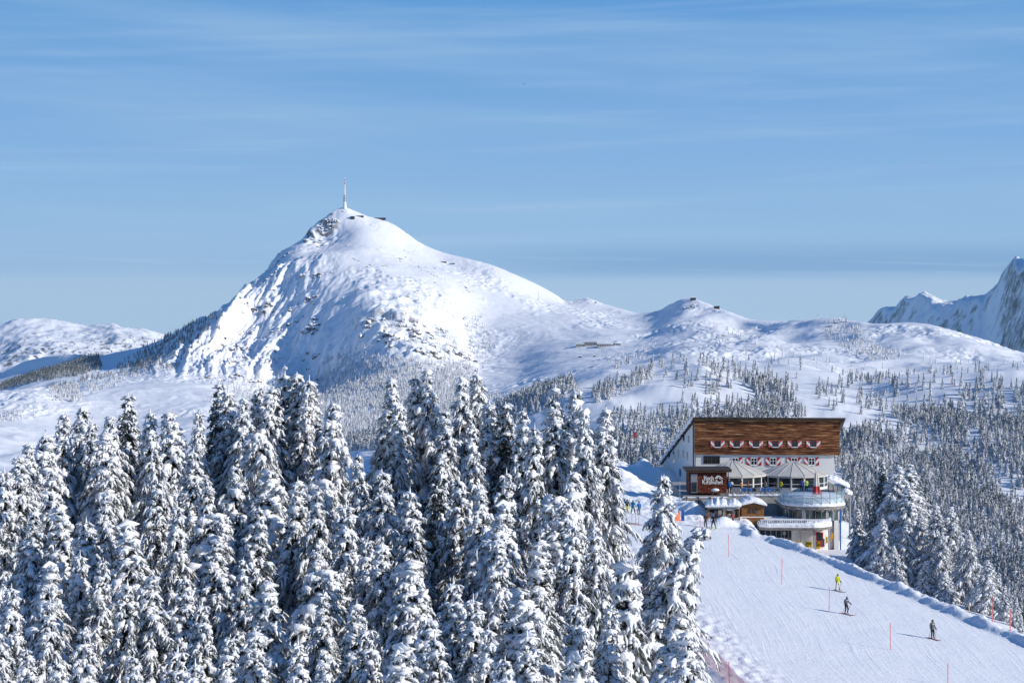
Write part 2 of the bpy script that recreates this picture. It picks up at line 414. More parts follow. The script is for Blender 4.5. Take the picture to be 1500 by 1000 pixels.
def polar_mesh(name, us, rows, Z, material, bare=None):
    U, Dm = np.meshgrid(us, rows); X = (U - CU) / F * Dm
    co = np.stack([X, Dm, Z], -1).reshape(-1, 3)
    nr, nc = Z.shape; idx = np.arange(nr * nc).reshape(nr, nc)
    q = np.stack([idx[:-1, :-1], idx[:-1, 1:], idx[1:, 1:], idx[1:, :-1]], -1).reshape(-1, 4)
    me = npmesh(name, co, [q], [material])
    if bare is not None:
        at = me.attributes.new('bare', 'FLOAT', 'POINT'); at.data.foreach_set('value', np.ascontiguousarray(bare, dtype=np.float32).ravel())
    return tag(link(name, me), kind='structure')
def steep(us, rows, Z):
    U, Dm = np.meshgrid(us, rows); X = (U - CU) / F * Dm
    zu = np.gradient(Z, axis=1) / np.gradient(X, axis=1); zd = np.gradient(Z, axis=0) / np.gradient(Dm, axis=0)
    zy = zd - zu * np.gradient(X, axis=0) / np.gradient(Dm, axis=0)
    return np.hypot(zu, zy)

US = np.linspace(-420, 1900, 1500)
ROWS = np.concatenate([np.linspace(650, 1300, 24)[:-1], np.linspace(1300, 4200, 250)[:-1], np.linspace(4200, 7500, 640)[:-1], np.linspace(7500, 9800, 60)])
CREST_V = [(-420, 600), (-200, 575), (0, 546), (40, 528), (108, 519), (144, 521), (165, 517), (200, 510), (235, 498), (285, 470), (325, 455), (345, 432), (372, 414), (385, 408), (392, 392), (400, 381), (415, 367), (440, 352), (447, 345), (456, 333), (480, 316), (490, 308), (505, 304), (520, 309), (540, 317), (556, 321), (575, 328), (600, 345), (620, 358), (650, 370), (690, 380), (720, 388), (750, 400), (790, 418), (815, 432), (830, 441), (845, 439), (860, 437), (885, 445), (910, 452), (935, 458), (960, 456), (985, 444), (1000, 438), (1015, 437), (1030, 442), (1050, 450), (1085, 463), (1100, 468), (1130, 470), (1180, 470), (1200, 467), (1225, 465), (1245, 470), (1280, 475), (1330, 472), (1355, 474), (1390, 483), (1430, 497), (1470, 509), (1500, 517), (1600, 560), (1900, 640)]
CREST_D = [(-420, 7500), (0, 7800), (144, 7200), (235, 7100), (325, 6780), (372, 6950), (400, 7090), (505, 7200), (620, 7150), (750, 7000), (830, 7000), (935, 6800), (1010, 6450), (1100, 6150), (1225, 5650), (1330, 5350), (1430, 5250), (1500, 5150), (1900, 5000)]
def const(v): return [(-420, v), (1900, v)]
SECT = [
    (const(1900), const(640)),
    ([(-420, 1200), (500, 1200), (700, 1120), (900, 985), (1500, 985), (1900, 985)], const(1320)),
    ([(-420, 920), (500, 900), (700, 800), (900, 775), (1000, 780), (1200, 810), (1500, 850), (1900, 860)], const(2150)),
    ([(-420, 800), (500, 790), (640, 760), (720, 700), (800, 668), (900, 645), (1000, 640), (1100, 648), (1200, 665), (1350, 672), (1500, 676), (1900, 690)], const(2750)),
    ([(-420, 740), (500, 720), (640, 670), (700, 626), (770, 592), (833, 563), (870, 551), (950, 541), (1017, 532), (1077, 537), (1150, 542), (1200, 549), (1270, 566), (1330, 556), (1400, 551), (1500, 546), (1900, 570)], [(-420, 3300), (700, 3250), (1050, 3500), (1300, 3350), (1900, 3300)]),
    ([(-420, 700), (0, 660), (150, 680), (300, 675), (500, 665), (640, 650), (700, 638), (770, 606), (833, 580), (870, 568), (950, 552), (1017, 546), (1077, 549), (1150, 551), (1200, 556), (1270, 570), (1330, 565), (1400, 560), (1500, 555), (1900, 575)], const(3850)),
    ([(-420, 650), (0, 622), (150, 640), (300, 625), (400, 622), (505, 617), (600, 604), (700, 594), (750, 580), (833, 566), (900, 549), (950, 538), (1000, 529), (1077, 528), (1150, 526), (1200, 530), (1300, 534), (1400, 537), (1500, 540), (1900, 570)], [(-420, 4500), (700, 4550), (1000, 4600), (1200, 4450), (1900, 4350)]),
    ([(-420, 600), (0, 577), (40, 572), (100, 582), (200, 578), (300, 572), (400, 572), (505, 562), (600, 548), (650, 547), (700, 557), (750, 556), (800, 540), (850, 530), (900, 524), (950, 518), (1000, 506), (1100, 508), (1200, 512), (1300, 508), (1400, 518), (1500, 530), (1900, 565)], [(-420, 5000), (0, 5000), (300, 5350), (400, 5850), (450, 5900), (505, 5650), (600, 5450), (700, 5600), (800, 5500), (1000, 5350), (1200, 4950), (1500, 4650), (1900, 4600)]),
    ([(-420, 600), (0, 583), (40, 580), (100, 572), (150, 560), (200, 552), (250, 543), (300, 534), (350, 522), (400, 500), (460, 488), (505, 478), (560, 464), (600, 469), (650, 490), (700, 503), (750, 505), (800, 496), (850, 491), (900, 487), (950, 489), (1000, 473), (1100, 490), (1200, 492), (1300, 488), (1400, 500), (1500, 522), (1900, 560)], [(-420, 5700), (0, 5600), (100, 5650), (200, 5850), (300, 6150), (350, 6330), (400, 6330), (470, 6200), (560, 5980), (640, 6000), (700, 6150), (760, 6100), (900, 6100), (1000, 5950), (1100, 5700), (1200, 5300), (1300, 5050), (1500, 4850), (1900, 4750)]),
    ([(-420, 600), (0, 572), (40, 556), (108, 545), (144, 545), (200, 533), (235, 523), (285, 502), (325, 480), (350, 455), (400, 418), (430, 396), (470, 381), (505, 378), (560, 385), (600, 395), (650, 407), (700, 425), (750, 440), (800, 455), (850, 461), (900, 468), (950, 471), (1000, 452), (1050, 463), (1100, 478), (1200, 476), (1300, 480), (1400, 490), (1500, 519), (1900, 580)], [(-420, 6900), (0, 6700), (144, 6450), (235, 6520), (325, 6320), (350, 6430), (400, 6640), (430, 6700), (505, 6650), (600, 6650), (700, 6650), (800, 6550), (900, 6480), (1000, 6280), (1100, 5950), (1200, 5500), (1300, 5230), (1500, 5020), (1900, 4900)]),
    ([(-420, 602), (0, 556), (108, 529), (200, 519), (235, 508), (285, 482), (325, 466), (350, 440), (400, 388), (415, 371), (430, 361), (450, 357), (470, 355), (490, 350), (503, 340), (520, 332), (540, 334), (560, 340), (600, 362), (650, 386), (700, 404), (750, 422), (800, 444), (850, 452), (900, 461), (950, 464), (985, 453), (1000, 446), (1050, 456), (1100, 472), (1200, 471), (1300, 476), (1400, 487), (1500, 518), (1900, 615)], [(u, d * (0.985 if 380 < u < 660 else 0.972)) for u, d in CREST_D]),
    (CREST_V, CREST_D),
    ([(u, v + 30) for u, v in CREST_V], [(u, d * 1.07) for u, d in CREST_D]),
    (const(640), const(9900)),
]
Zm, Vm, Dm_ = loft(US, ROWS, SECT, smooth=9, crest=11)
Ug, Dg = np.meshgrid(US, ROWS); Xg = (Ug - CU) / F * Dg
S9 = np.log(Dm_[11])[None, :]
lg = np.log(Dg)
near_crest = np.exp(-((lg - S9) / 0.022) ** 2)
front = sstep(3900, 4600, Dg)                                   # far massif against the nearer forested slope
sx, sy = (500 - CU) / F * 7200, 7250.0
rr = np.hypot(Xg - sx, Dg - sy) + 1; th = np.arctan2(Xg - sx, -(Dg - sy))
wob = 0.25 * fbm(Xg / 700, Dg / 700, 5, 3)
Vimg = HV - F * Zm / Dg
left = sstep(520, 400, Ug) * sstep(170, 300, Ug) * sstep(5600, 6000, Dg) * sstep(6900, 6600, Dg)            # steep shaded flank
butt = np.exp(-((Ug - 575) / 95) ** 2) * np.exp(-((Dg - 5950) / 330) ** 2)          # rock buttress
crag = np.clip(left + butt, 0, 1)
gul = ridged(th * 9 + wob * 2.4, rr / 900, 3, 4)
amp = 1.0 - 0.75 * near_crest
Zm += amp * front * (3.2 * sstep(500, 1600, rr) + 7.0 * left + 5 * butt) * gul
ribq = (Ug + 0.60 * Vimg) / 36.0                                   # ribs running down to the left
gul2 = ridged(ribq + 0.5 * wob + 0.10 * fbm(Xg / 80, Dg / 80, 14, 3), (Vimg - 0.5 * Ug) / 190, 13, 5, 0.48)
Zm += amp * left * 21.0 * gul2 + amp * left * 3.2 * ridged(Xg / 34, Dg / 34, 15, 3)
Zm += amp * front * 9.0 * fbm(Xg / 420, Dg / 420, 9, 3) + (0.25 + 0.75 * amp) * front * (1.3 + 5.5 * crag) * fbm(Xg / 70, Dg / 70, 23, 4)
hum = sstep(880, 1050, Ug) * sstep(4100, 4400, Dg)
Zm += amp * hum * (14 * fbm(Xg / 230, Dg / 300, 48, 3) + 7 * perlin(Xg / 95, Dg / 150, 49))
knob = np.clip(fbm(Xg / 130, Dg / 130, 31, 2) - 0.15, 0, 1) * sstep(0.35, 0.75, fbm(Xg / 900, Dg / 900, 37, 2) + 0.45)
Zm += front * knob * 10 * np.maximum(0, perlin(Xg / 27, Dg / 27, 41)) * (1 - left)
# wind ribs, small outcrops and drifts: crisp short relief
fine = ridged(Xg / 30 + 0.5 * fbm(Xg / 120, Dg / 120, 43, 2), Dg / 52, 44, 3)
patch = sstep(-0.05, 0.55, fbm(Xg / 330, Dg / 330, 45, 3))
Zm += front * (0.30 + 2.6 * patch * (0.5 + 0.5 * amp)) * fine * (1 - 0.5 * near_crest)
drift = perlin((Xg * 0.5 + Dg * 0.85) / 38, (Xg * 0.85 - Dg * 0.5) / 210, 46)
Zm += front * 1.7 * drift * sstep(-0.2, 0.5, fbm(Xg / 500, Dg / 500, 47, 2))
# cliff bands on the buttress and crags on the summit shoulder
cl_ = 1.3 * fbm(Xg / 150, Dg / 90, 51, 3) + 0.02; Zm += butt * 22 * (np.floor(cl_) + sstep(0.35, 0.65, cl_ - np.floor(cl_)))
sh = np.exp(-((Ug - 465) / 34) ** 2) * sstep(6850, 7050, Dg) * sstep(7260, 7180, Dg)
Zm += sh * 6 * ridged(Xg / 42, Dg / 42, 57, 4)
lc = np.exp(-((Ug - 395) / 22) ** 2) * sstep(6800, 7000, Dg)
Zm += lc * 6 * fbm(Xg / 40, Dg / 40, 58, 3)
# nearer forested slope: spurs running down to the valley, soft drifts
mid = 1 - front
spur = ridged((Xg + 0.45 * Dg) / 430 + 0.3 * fbm(Xg / 500, Dg / 500, 61, 2), (Dg - Xg * 0.3) / 1500, 63, 3)
Zm += mid * sstep(1300, 2000, Dg) * (1 - np.exp(-((lg - np.log(Dm_[4])[None, :]) / 0.05) ** 2) * 0.7) * (15.0 * spur + 8.0 * fbm(Xg / 160, Dg / 160, 67, 3) + 1.2 * fbm(Xg / 35, Dg / 35, 68, 3))
# keep the skyline where the photograph has it
ang = Zm / Dg
for c0_, c1_ in ((4300, 9900),):
    sel = (ROWS > c0_) & (ROWS < c1_)
    top = HV - F * ang[sel].max(0)
    err = top - curve(CREST_V, US, 0)
    w = np.exp(-0.5 * (np.arange(-8, 9) / 3.0) ** 2); w /= w.sum()
    err = np.convolve(np.pad(err, 8, mode='edge'), w, 'valid')
    wk = np.where(lg > S9, 1.0, np.exp(-((lg - S9) / 0.035) ** 2))
    Zm += (err[None, :] / F * Dg) * wk * 0.9
sl = steep(US, ROWS, Zm)
bare = sstep(0.62, 1.5, sl) * (0.25 + 0.55 * np.clip(0.45 * left + 0.62 * butt + sh + 0.5 * lc, 0, 1)) * sstep(4300, 4800, Dg) + 0.10 * np.clip(sh, 0, 1) * sstep(0.5, 0.8, sl)
mountain = polar_mesh('mountain', US, ROWS, Zm, M['mountain'], bare)
def mz(x, d):
    """height of the mountain sheet (arrays)"""
    u = x / d * F + CU
    c = np.clip((u - US[0]) / (US[1] - US[0]), 0, len(US) - 1.001); ci = c.astype(int); cf = c - ci
    ri = np.clip(np.searchsorted(ROWS, d) - 1, 0, len(ROWS) - 2); rf = (d - ROWS[ri]) / (ROWS[ri + 1] - ROWS[ri])
    return (Zm[ri, ci] * (1 - cf) + Zm[ri, ci + 1] * cf) * (1 - rf) + (Zm[ri + 1, ci] * (1 - cf) + Zm[ri + 1, ci + 1] * cf) * rf

# far ranges left and right
usA = np.linspace(-500, 420, 420); rowsA = np.linspace(10500, 17500, 230)
crA = [(-500, 520), (-200, 488), (-60, 482), (0, 476), (25, 468), (60, 467), (92, 471), (130, 477), (165, 474), (182, 481), (210, 483), (237, 491), (300, 505), (420, 530)]
ZA, VA, DA = loft(usA, rowsA, [
    (const(640), const(10400)), ([(-500, 570), (0, 556), (60, 545), (140, 540), (420, 560)], const(12300)),
    ([(-500, 550), (0, 520), (60, 505), (140, 512), (240, 512), (420, 545)], const(14000)), (crA, [(-500, 15500), (60, 15200), (240, 15800), (420, 16000)]), (const(600), const(17600))], 8, 3)
UA, DAg = np.meshgrid(usA, rowsA); XA = (UA - CU) / F * DAg
ZA += 48 * ridged(XA / 900 + 0.4 * fbm(XA / 1500, DAg / 1500, 71, 2), DAg / 2000, 72, 4) * (1 - 0.8 * np.exp(-((np.log(DAg) - np.log(DA[3])[None, :]) / 0.03) ** 2)) + 9 * ridged(XA / 150, DAg / 260, 73, 4)
def fix_sky(us, rows, Z, crest, amt=0.9):
    Dm = rows[:, None]; err = HV - F * (Z / Dm).max(0) - curve(crest, us, 0)
    w = np.exp(-0.5 * (np.arange(-8, 9) / 2.0) ** 2); w /= w.sum(); err = np.convolve(np.pad(err, 8, mode='edge'), w, 'valid')
    Z += amt * err[None, :] / F * Dm
fix_sky(usA, rowsA, ZA, crA, 0.8)
slA = steep(usA, rowsA, ZA); woods = sstep(430, 100, ZA + 420 + 60 * fbm(XA / 500, DAg / 500, 75, 2)) * sstep(-0.1, 0.5, fbm(XA / 30, DAg / 60, 74, 2) + 0.25)
polar_mesh('far_range', usA, rowsA, ZA, M['farmountain'], np.maximum(0.2 * sstep(0.8, 1.5, slA), 0.72 * woods))
usB = np.linspace(1180, 2100, 520); rowsB = np.linspace(9000, 17200, 420)
crB = [(1180, 500), (1268, 474), (1278, 465), (1288, 453), (1298, 449), (1310, 450), (1318, 442), (1326, 434), (1340, 433), (1354, 428), (1364, 432), (1375, 438), (1390, 441), (1400, 440), (1412, 435), (1425, 433), (1440, 433), (1450, 426), (1460, 416), (1468, 402), (1474, 393), (1481, 384), (1488, 376), (1494, 379), (1500, 381), (1530, 352), (1600, 330), (1800, 340), (2100, 400)]
dB = lambda k: [(1180, 15600 * k), (1278, 15000 * k), (1354, 13700 * k), (1440, 12350 * k), (1500, 11400 * k), (1600, 10600 * k), (2100, 10300 * k)]
ZB, VB, DB = loft(usB, rowsB, [
    (const(680), const(8900)), ([(1180, 590), (1278, 540), (1440, 560), (1500, 560), (2100, 560)], dB(0.90)),
    ([(1180, 530), (1278, 500), (1354, 476), (1440, 480), (1500, 450), (1600, 410), (2100, 470)], dB(0.955)), (crB, dB(1.0)), (const(640), const(17300))], 5, 3)
UB, DBg = np.meshgrid(usB, rowsB); XB = (UB - CU) / F * DBg
ncB = np.exp(-((np.log(DBg) - np.log(DB[3])[None, :]) / 0.015) ** 2)
ZB += (1 - 0.75 * ncB) * 34 * ridged((XB + DBg * 0.3) / 300, DBg / 700, 81, 5) + (1 - 0.3 * ncB) * 14 * fbm(XB / 90, DBg / 110, 83, 4)
fix_sky(usB, rowsB, ZB, crB)
polar_mesh('far_massif', usB, rowsB, ZB, M['farmountain'], 0.30 + 0.34 * sstep(0.8, 1.9, steep(usB, rowsB, ZB)) - 0.26 * sstep(0.0, 0.6, fbm(XB / 260, DBg / 500, 87, 3)))

# ------------------------------------------------------------------ near hill: piste, forest floor, berm
PA, PB, PC = -32.2, -0.105, 0.0261
def on_piste(u, v):
    d = PA / ((HV - v) / F - PB * (u - CU) / F - PC); return P(u, v, d)
BERM = [on_piste(u, v) for u, v in ((1104, 787), (1130, 791), (1170, 806), (1230, 828), (1300, 857), (1400, 899), (1500, 941), (1570, 972), (1700, 1027))]
BERM = [(BERM[0].x + 0.5, BERM[0].y + 60)] + [(p.x, p.y) for p in BERM] + [(BERM[-1].x + 12, BERM[-1].y - 60)]
def berm_dist(x, y):
    """signed distance to the berm line, positive on the valley side"""
    best = np.full(x.shape, 1e9); sg = np.ones(x.shape)
    for (x0, y0), (x1, y1) in zip(BERM[:-1], BERM[1:]):
        dx, dy = x1 - x0, y1 - y0; L2 = dx * dx + dy * dy
        t = np.clip(((x - x0) * dx + (y - y0) * dy) / L2, 0, 1)
        ex, ey = x - x0 - t * dx, y - y0 - t * dy; ds = ex * ex + ey * ey
        cr = dx * (y - y0) - dy * (x - x0)
        k = ds < best; best = np.where(k, ds, best); sg = np.where(k, np.where(cr > 0, 1.0, -1.0), sg)
    return np.sqrt(best) * sg
def px_(u, d): return (u - CU) / F * d
def gz(x, y):
    x = np.atleast_1d(np.asarray(x, float)); y = np.atleast_1d(np.asarray(y, float))
    xc = np.clip(x, -90, 400); z = PA + PB * np.where(xc > 60, 60 + (xc - 60) * 0.5, xc) + PC * np.minimum(y, 345) - 0.0 * y
    bd = berm_dist(x, y)
    lump = fbm(x / 1.6, y / 1.6, 101, 3); lump2 = fbm(x / 6, y / 6, 103, 2)
    # berm ridge and the fall beyond it
    lump3 = ridged(x / 0.9, y / 0.9, 105, 3)
    z = z + sstep(275, 267, y) * (0.55 + 0.26 * fbm(x / 3.5, y / 3.5, 104, 3)) * np.exp(-(np.abs(bd + 0.3 * lump2) / 0.8) ** 3) + (0.15 * lump + 0.12 * lump3) * np.exp(-((bd - 0.3) / 1.3) ** 2)
    beyond = np.maximum(bd - 0.6, 0) * (y < 420)
    bld = sstep(300, 268, y)                                    # steeper away from the house
    z = z - sstep(0.5, 4.0, bd) * 1.3 - np.maximum(beyond - 3, 0) * 0.12 - np.maximum(x - 52, 0) * 0.42 * sstep(0, 6, bd)
    # trench in front of the lowest floor
    tm = sstep(30.5, 32.5, x) * sstep(47.5, 45, x) * sstep(267, 271, y) * sstep(302, 296, y)
    z = np.where(tm > 0, z * (1 - tm) + np.minimum(z, -31.9) * tm, z)
    z = z - 1.25 * sstep(296, 312, y) * sstep(16, 21, x) * (y < 420)
    # fall behind the hotel and behind the forest
    z = z - 0.20 * np.maximum(y - 345, 0) * sstep(0, 1, 1.0) - 0.30 * np.maximum(-x + 2 + (y - 175) * 0.05, 0) * sstep(175, 240, y) * 0.35
    z = z - 0.16 * np.maximum(y - 172, 0) * sstep(8, -8, x)
    # snow heaps by the house
    def heap(u, v, d, h, rx, ry, rough=0.3):
        p = P(u, v, d); return h * np.exp(-((x - p.x) / rx) ** 2 - ((y - p.y) / ry) ** 2) * (1 + rough * lump2)
    z = z + heap(945, 695, 338, 2.6, 1.7, 4) + heap(975, 700, 333, 1.7, 2.2, 3) + heap(1017, 740, 283, 1.15, 1.7, 3.0) + heap(1000, 735, 290, 1.0, 3.0, 4.0)
    z = z + heap(1062, 768, 270.5, 0.75, 1.9, 1.0, 0.9) + heap(1086, 772, 268.0, 0.25, 1.6, 0.9, 0.9) + heap(905, 712, 322, 0.8, 3, 6)
    pk = sstep(1.2, 0.2, np.hypot((x - px_(1030, 278)) / 9.0, (y - 278) / 13.0)) * sstep(0.4, -1.0, bd - 2)
    z = z + pk * (0.14 * ridged(x / 0.9, y / 1.1, 115, 3) + 0.12 * fbm(x / 2.4, y / 2.4, 117, 3)) * sstep(264, 270, y)
    # trodden, bumpy margin beside the net fence, smooth piste elsewhere
    fx = 10.3 + (231 - y) * 0.103
    rim = sstep(7.0, 2.5, x - fx) * sstep(-3, 0.0, x - fx) * sstep(120, 160, y) * sstep(262, 235, y)
    z = z + rim * 0.20 * fbm(x / 0.75, y / 1.5, 107, 3) + 0.05 * fbm(x / 9, y / 14, 109, 3)
    off = sstep(1.0, -4.0, x - fx) * (y < 420)
    z = z + off * 0.45 * fbm(x / 4, y / 4, 111, 3)
    pil = sstep(266, 280, y) * sstep(30, 24, x) * sstep(9, 14, x)
    z = z + pil * 0.22 * fbm(x / 1.2, y / 2.0, 113, 3)
    return z
xs = np.concatenate([np.arange(-420, -60, 8), np.arange(-60, 4, 1.0), np.arange(4, 62, 0.25), np.arange(62, 120, 2), np.arange(120, 460, 8)])
ys = np.concatenate([np.arange(10, 90, 4), np.arange(90, 160, 1.0), np.arange(160, 300, 0.4), np.arange(300, 360, 0.8), np.arange(360, 1500, 10)])
Xe, Ye = np.meshgrid(xs, ys); Ze = gz(Xe.ravel(), Ye.ravel()).reshape(Xe.shape)
Ze = np.maximum(Ze, np.where(Ye > 1340, -400, -600))
nr, nc = Ze.shape; idx = np.arange(nr * nc).reshape(nr, nc)
q = np.stack([idx[:-1, :-1], idx[:-1, 1:], idx[1:, 1:], idx[1:, :-1]], -1).reshape(-1, 4)
tag(link('snow_slope', npmesh('snow_slope', np.stack([Xe, Ye, Ze], -1).reshape(-1, 3), [q], [M['piste']])), kind='structure')
def g1(x, y): return float(gz(x, y)[0])
# ------------------------------------------------------------------ the hotel
def px(u, d): return (u - CU) / F * d
def pz(v, d): return (HV - v) / F * d
FL, FR = Vector((px(1017.5, 320), 320, 0)), Vector((px(1229.6, 318), 318, 0))
BLp, BRp = Vector((px(970, 339), 339, 0)), Vector((px(1208, 336), 336, 0))
fdir = (FR - FL).normalized(); fn = Vector((fdir.y, -fdir.x, 0))         # facade direction and outward normal
FW = (FR - FL).length
def fac(u, v, out=0.0):
    """point on the facade plane seen at photo (u, v), moved outwards by out"""
    k = (u - CU) / F
    t = (k * FL.y - FL.x) / (fdir.x - k * fdir.y)
    p = FL + fdir * t; return Vector((p.x, p.y, pz(v, p.y))) + fn * out
ZT, ZW, ZB = pz(613.0, 320), pz(665.0, 320), -28.6                          # eaves, lower edge of boards, wall foot
hotel = empty('hotel', (0.5 * (FL.x + FR.x), 326, ZB), 'large mountain hotel with dark weathered timber upper floors over white walls', 'hotel')
b = MB(M['plaster'])
zback = pz(679, 339)
def up(p, z): return Vector((p.x, p.y, z))
FLi, FRi = FL - fn * 0.25 + fdir * 0.15, FR - fn * 0.25 - fdir * 0.75
prof = [up(FLi, ZB), up(FLi, ZT - 0.1), up(BLp, zback - 0.1), up(BLp, ZB)]
prof2 = [up(FRi, ZB), up(FRi, ZT - 0.1), up(BRp, zback - 0.1), up(BRp, ZB)]
vs = prof + prof2
b.add(vs, [(0, 1, 2, 3), (7, 6, 5, 4), (0, 4, 5, 1), (1, 5, 6, 2), (2, 6, 7, 3), (3, 7, 4, 0)])
b.build('wall', hotel)
# boarded upper storeys: horizontal planks of uneven thickness on a backing
b = MB(M['wood'], M['lightwood'])
g_ = np.random.default_rng(5)
z = ZW; A, B_ = FL - fdir * 0.05, FR + fdir * 0.05
def slab(p, q, z0, z1, o0, o1, mb):
    c = [up(p, z0) + fn * o0, up(q, z0) + fn * o0, up(q, z1) + fn * o0, up(p, z1) + fn * o0]
    mb.prism(c, fn * (o1 - o0))
slab(A, B_, ZW + 0.02, ZT - 0.12, -0.22, 0.02, b)
while z < ZT - 0.4:
    h = g_.uniform(0.13, 0.21); x0 = 0.0
    while x0 < 1:
        x1 = min(1, x0 + g_.uniform(0.12, 0.35))
        slab(A.lerp(B_, x0 + 0.0006), A.lerp(B_, x1 - 0.0006), z, z + h - 0.012, 0.023, 0.045 + g_.uniform(0, 0.035), b); x0 = x1
    z += h
b.use(1); slab(A, B_, z + 0.005, ZT - 0.125, 0.023, 0.10, b)
b.build('timber_cladding', hotel, origin=None)
# left return of the cladding (dark corner board)
b = MB(M['roofedge']); lb = (BLp - FL).normalized()
b.prism([up(FL, ZB + 2) - fdir * 0.07 + fn * 0.1, up(FL, ZT - 0.15) - fdir * 0.07 + fn * 0.1, up(FL + lb * 0.5, ZT - 0.35) - fdir * 0.06, up(FL + lb * 0.5, ZB + 2) - fdir * 0.06], -fdir * 0.10)
b.build('corner_board', hotel)
# pent roof, high at the front
b = MB(M['roofedge'], M['snow'])
o0, o1 = FL - fdir * 0.16 + fn * 0.55, FR + fdir * 0.85 + fn * 0.55
r0, r1 = BLp - fdir * 0.2 + lb * 0.8, BRp + fdir * 0.5 + lb * 0.8
zr0, zb0 = ZT + 0.02, zback - 0.28
q4 = [up(o0, zr0), up(o1, zr0 - 0.02), up(r1, zb0), up(r0, zb0)]
b.add([p for p in q4] + [p + Vector((0, 0, 0.26)) for p in q4], [(3, 2, 1, 0), (4, 5, 6, 7), (0, 1, 5, 4), (1, 2, 6, 5), (2, 3, 7, 6), (3, 0, 4, 7)])
# raking soffit under the right end
b.prism([up(FR, ZT - 0.95) + fdir * 0.06 + fn * 0.03, up(FR, ZT + 0.015) + fdir * 0.06 + fn * 0.03, up(FR, ZT + 0.015) + fdir * 0.80 + fn * 0.03], fn * 0.3)
rf = b.build('roof', hotel)
b = MB(M['snow'])
gq = np.random.default_rng(8); n1, n2 = 44, 26; vv, ff = [], []
for j in range(n2 + 1):
    for i in range(n1 + 1):
        s, t = i / n1, j / n2
        p = (Vector(q4[0]).lerp(q4[1], s)).lerp(Vector(q4[3]).lerp(q4[2], s), t * 0.985 + 0.012)
        edge = min(1, 6 * min(s, 1 - s) + 0.15) * min(1, 5 * min(t, 1 - t) + 0.05)
        vv.append(p + Vector((0, 0, 0.265 + edge * (0.32 + 0.1 * gq.random()))))
for j in range(n2):
    for i in range(n1): k = j * (n1 + 1) + i; ff.append((k, k + 1, k + n1 + 2, k + n1 + 1))
b.add(vv, ff); sn = b.build('roof_snow', None, smooth=True); sn.parent = rf
sn.location = (0, 0, 0); sn.matrix_parent_inverse = Matrix.Translation(-hotel.location)
# black gaps and snow brackets along the raking left verge
for k in range(13):
    b = MB(M['roofedge'])
    t = (k + 0.5) / 13; p = up(FL.lerp(BLp, t), ZT + (zback - ZT) * t) - fdir * (0.24 + 0.05 * t)
    b.box(p.x - 0.12, p.x + 0.01, p.y - 0.26, p.y + 0.26, p.z - 0.26, p.z - 0.04)
    vb = b.build('verge_board', None); vb.parent = rf; vb.matrix_parent_inverse = Matrix.Translation(-hotel.location)

b = MB(M['snow']); b.tube([up(o0, zr0 + 0.22) + (up(r0, zb0 + 0.22) - up(o0, zr0 + 0.22)) * (i / 24) + Vector((-0.10, 0, 0.05 * math.sin(i * 1.9))) for i in range(25)], [0.05] + [0.24 + 0.05 * math.sin(i * 2.3) for i in range(23)] + [0.2], 8)
vs_ = b.build('verge_snow', None, smooth=True); vs_.parent = rf; vs_.matrix_parent_inverse = Matrix.Translation(-hotel.location)
def facade_rect(mb, u0, u1, v0, v1, o0, o1):
    a, c = fac(u0, v1), fac(u1, v1); zt = fac(u0, v0).z
    p = [up(a, a.z) + fn * o0, up(c, a.z) + fn * o0, up(c, zt) + fn * o0, up(a, zt) + fn * o0]
    mb.prism(p, fn * (o1 - o0))
def shutter(u0, u1, v0, v1, lean, off):
    m = MB(M['redfaded'] if off > 0 else M['red'], M['white']); facade_rect(m, u0, u1, v0, v1, off, off + 0.05)
    a = fac(u0 + 0.25, v1 - 0.25, off + 0.053); c = fac(u1 - 0.25, v0 + 0.25, off + 0.053)
    def q(s, t): return up(a.lerp(c, s), a.z + (c.z - a.z) * t)
    band_ = [(0, 0.97), (0, 0.54), (1, 0.03), (1, 0.46)] if lean > 0 else [(1, 0.97), (1, 0.54), (0, 0.03), (0, 0.46)]
    pts = [q(s, t) for s, t in band_]
    m.use(1).add(pts if lean < 0 else pts[::-1], [tuple(range(4))])
    return m.build('shutter', hotel)
def window(cu, cv, w, h, off, frame, cols=2, sill=True):
    m = MB(frame); u0, u1, v0, v1 = cu - w / 2, cu + w / 2, cv - h / 2, cv + h / 2
    t = 0.9
    facade_rect(m, u0, u1, v0, v0 + t, off, off + 0.07); facade_rect(m, u0, u1, v1 - t, v1, off, off + 0.07)
    facade_rect(m, u0, u0 + t, v0 + t, v1 - t, off, off + 0.07); facade_rect(m, u1 - t, u1, v0 + t, v1 - t, off, off + 0.07)
    for k in range(1, cols):
        c = u0 + (u1 - u0) * k / cols; facade_rect(m, c - 0.4, c + 0.4, v0 + t, v1 - t, off, off + 0.06)
    facade_rect(m, u0 + t, u1 - t, cv - 0.8, cv - 0.3, off, off + 0.05)
    wn = m.build('window', hotel)
    m = MB(M['pane']); facade_rect(m, u0 + t, u1 - t, v0 + t, v1 - t, off - 0.03, off + 0.02)
    pn = m.build('pane', None); pn.parent = wn; pn.matrix_parent_inverse = Matrix.Translation(-hotel.location)
    if sill:
        m = MB(M['snow']); facade_rect(m, u0 - 0.4, u1 + 0.4, v1 - 0.6, v1 + 0.5, off, off + 0.16)
        s = m.build('sill_snow', None); s.parent = wn; s.matrix_parent_inverse = Matrix.Translation(-hotel.location)
    return wn
for u in (1051.3, 1079.2, 1107.5, 1136.0, 1164.0, 1191.4):
    window(u, 649.8, 8.6, 9.6, 0.085, M['brownframe'])
    shutter(u - 10.3, u - 4.6, 644.8, 654.6, 1, 0.088); shutter(u + 4.6, u + 10.3, 644.8, 654.6, -1, 0.088)
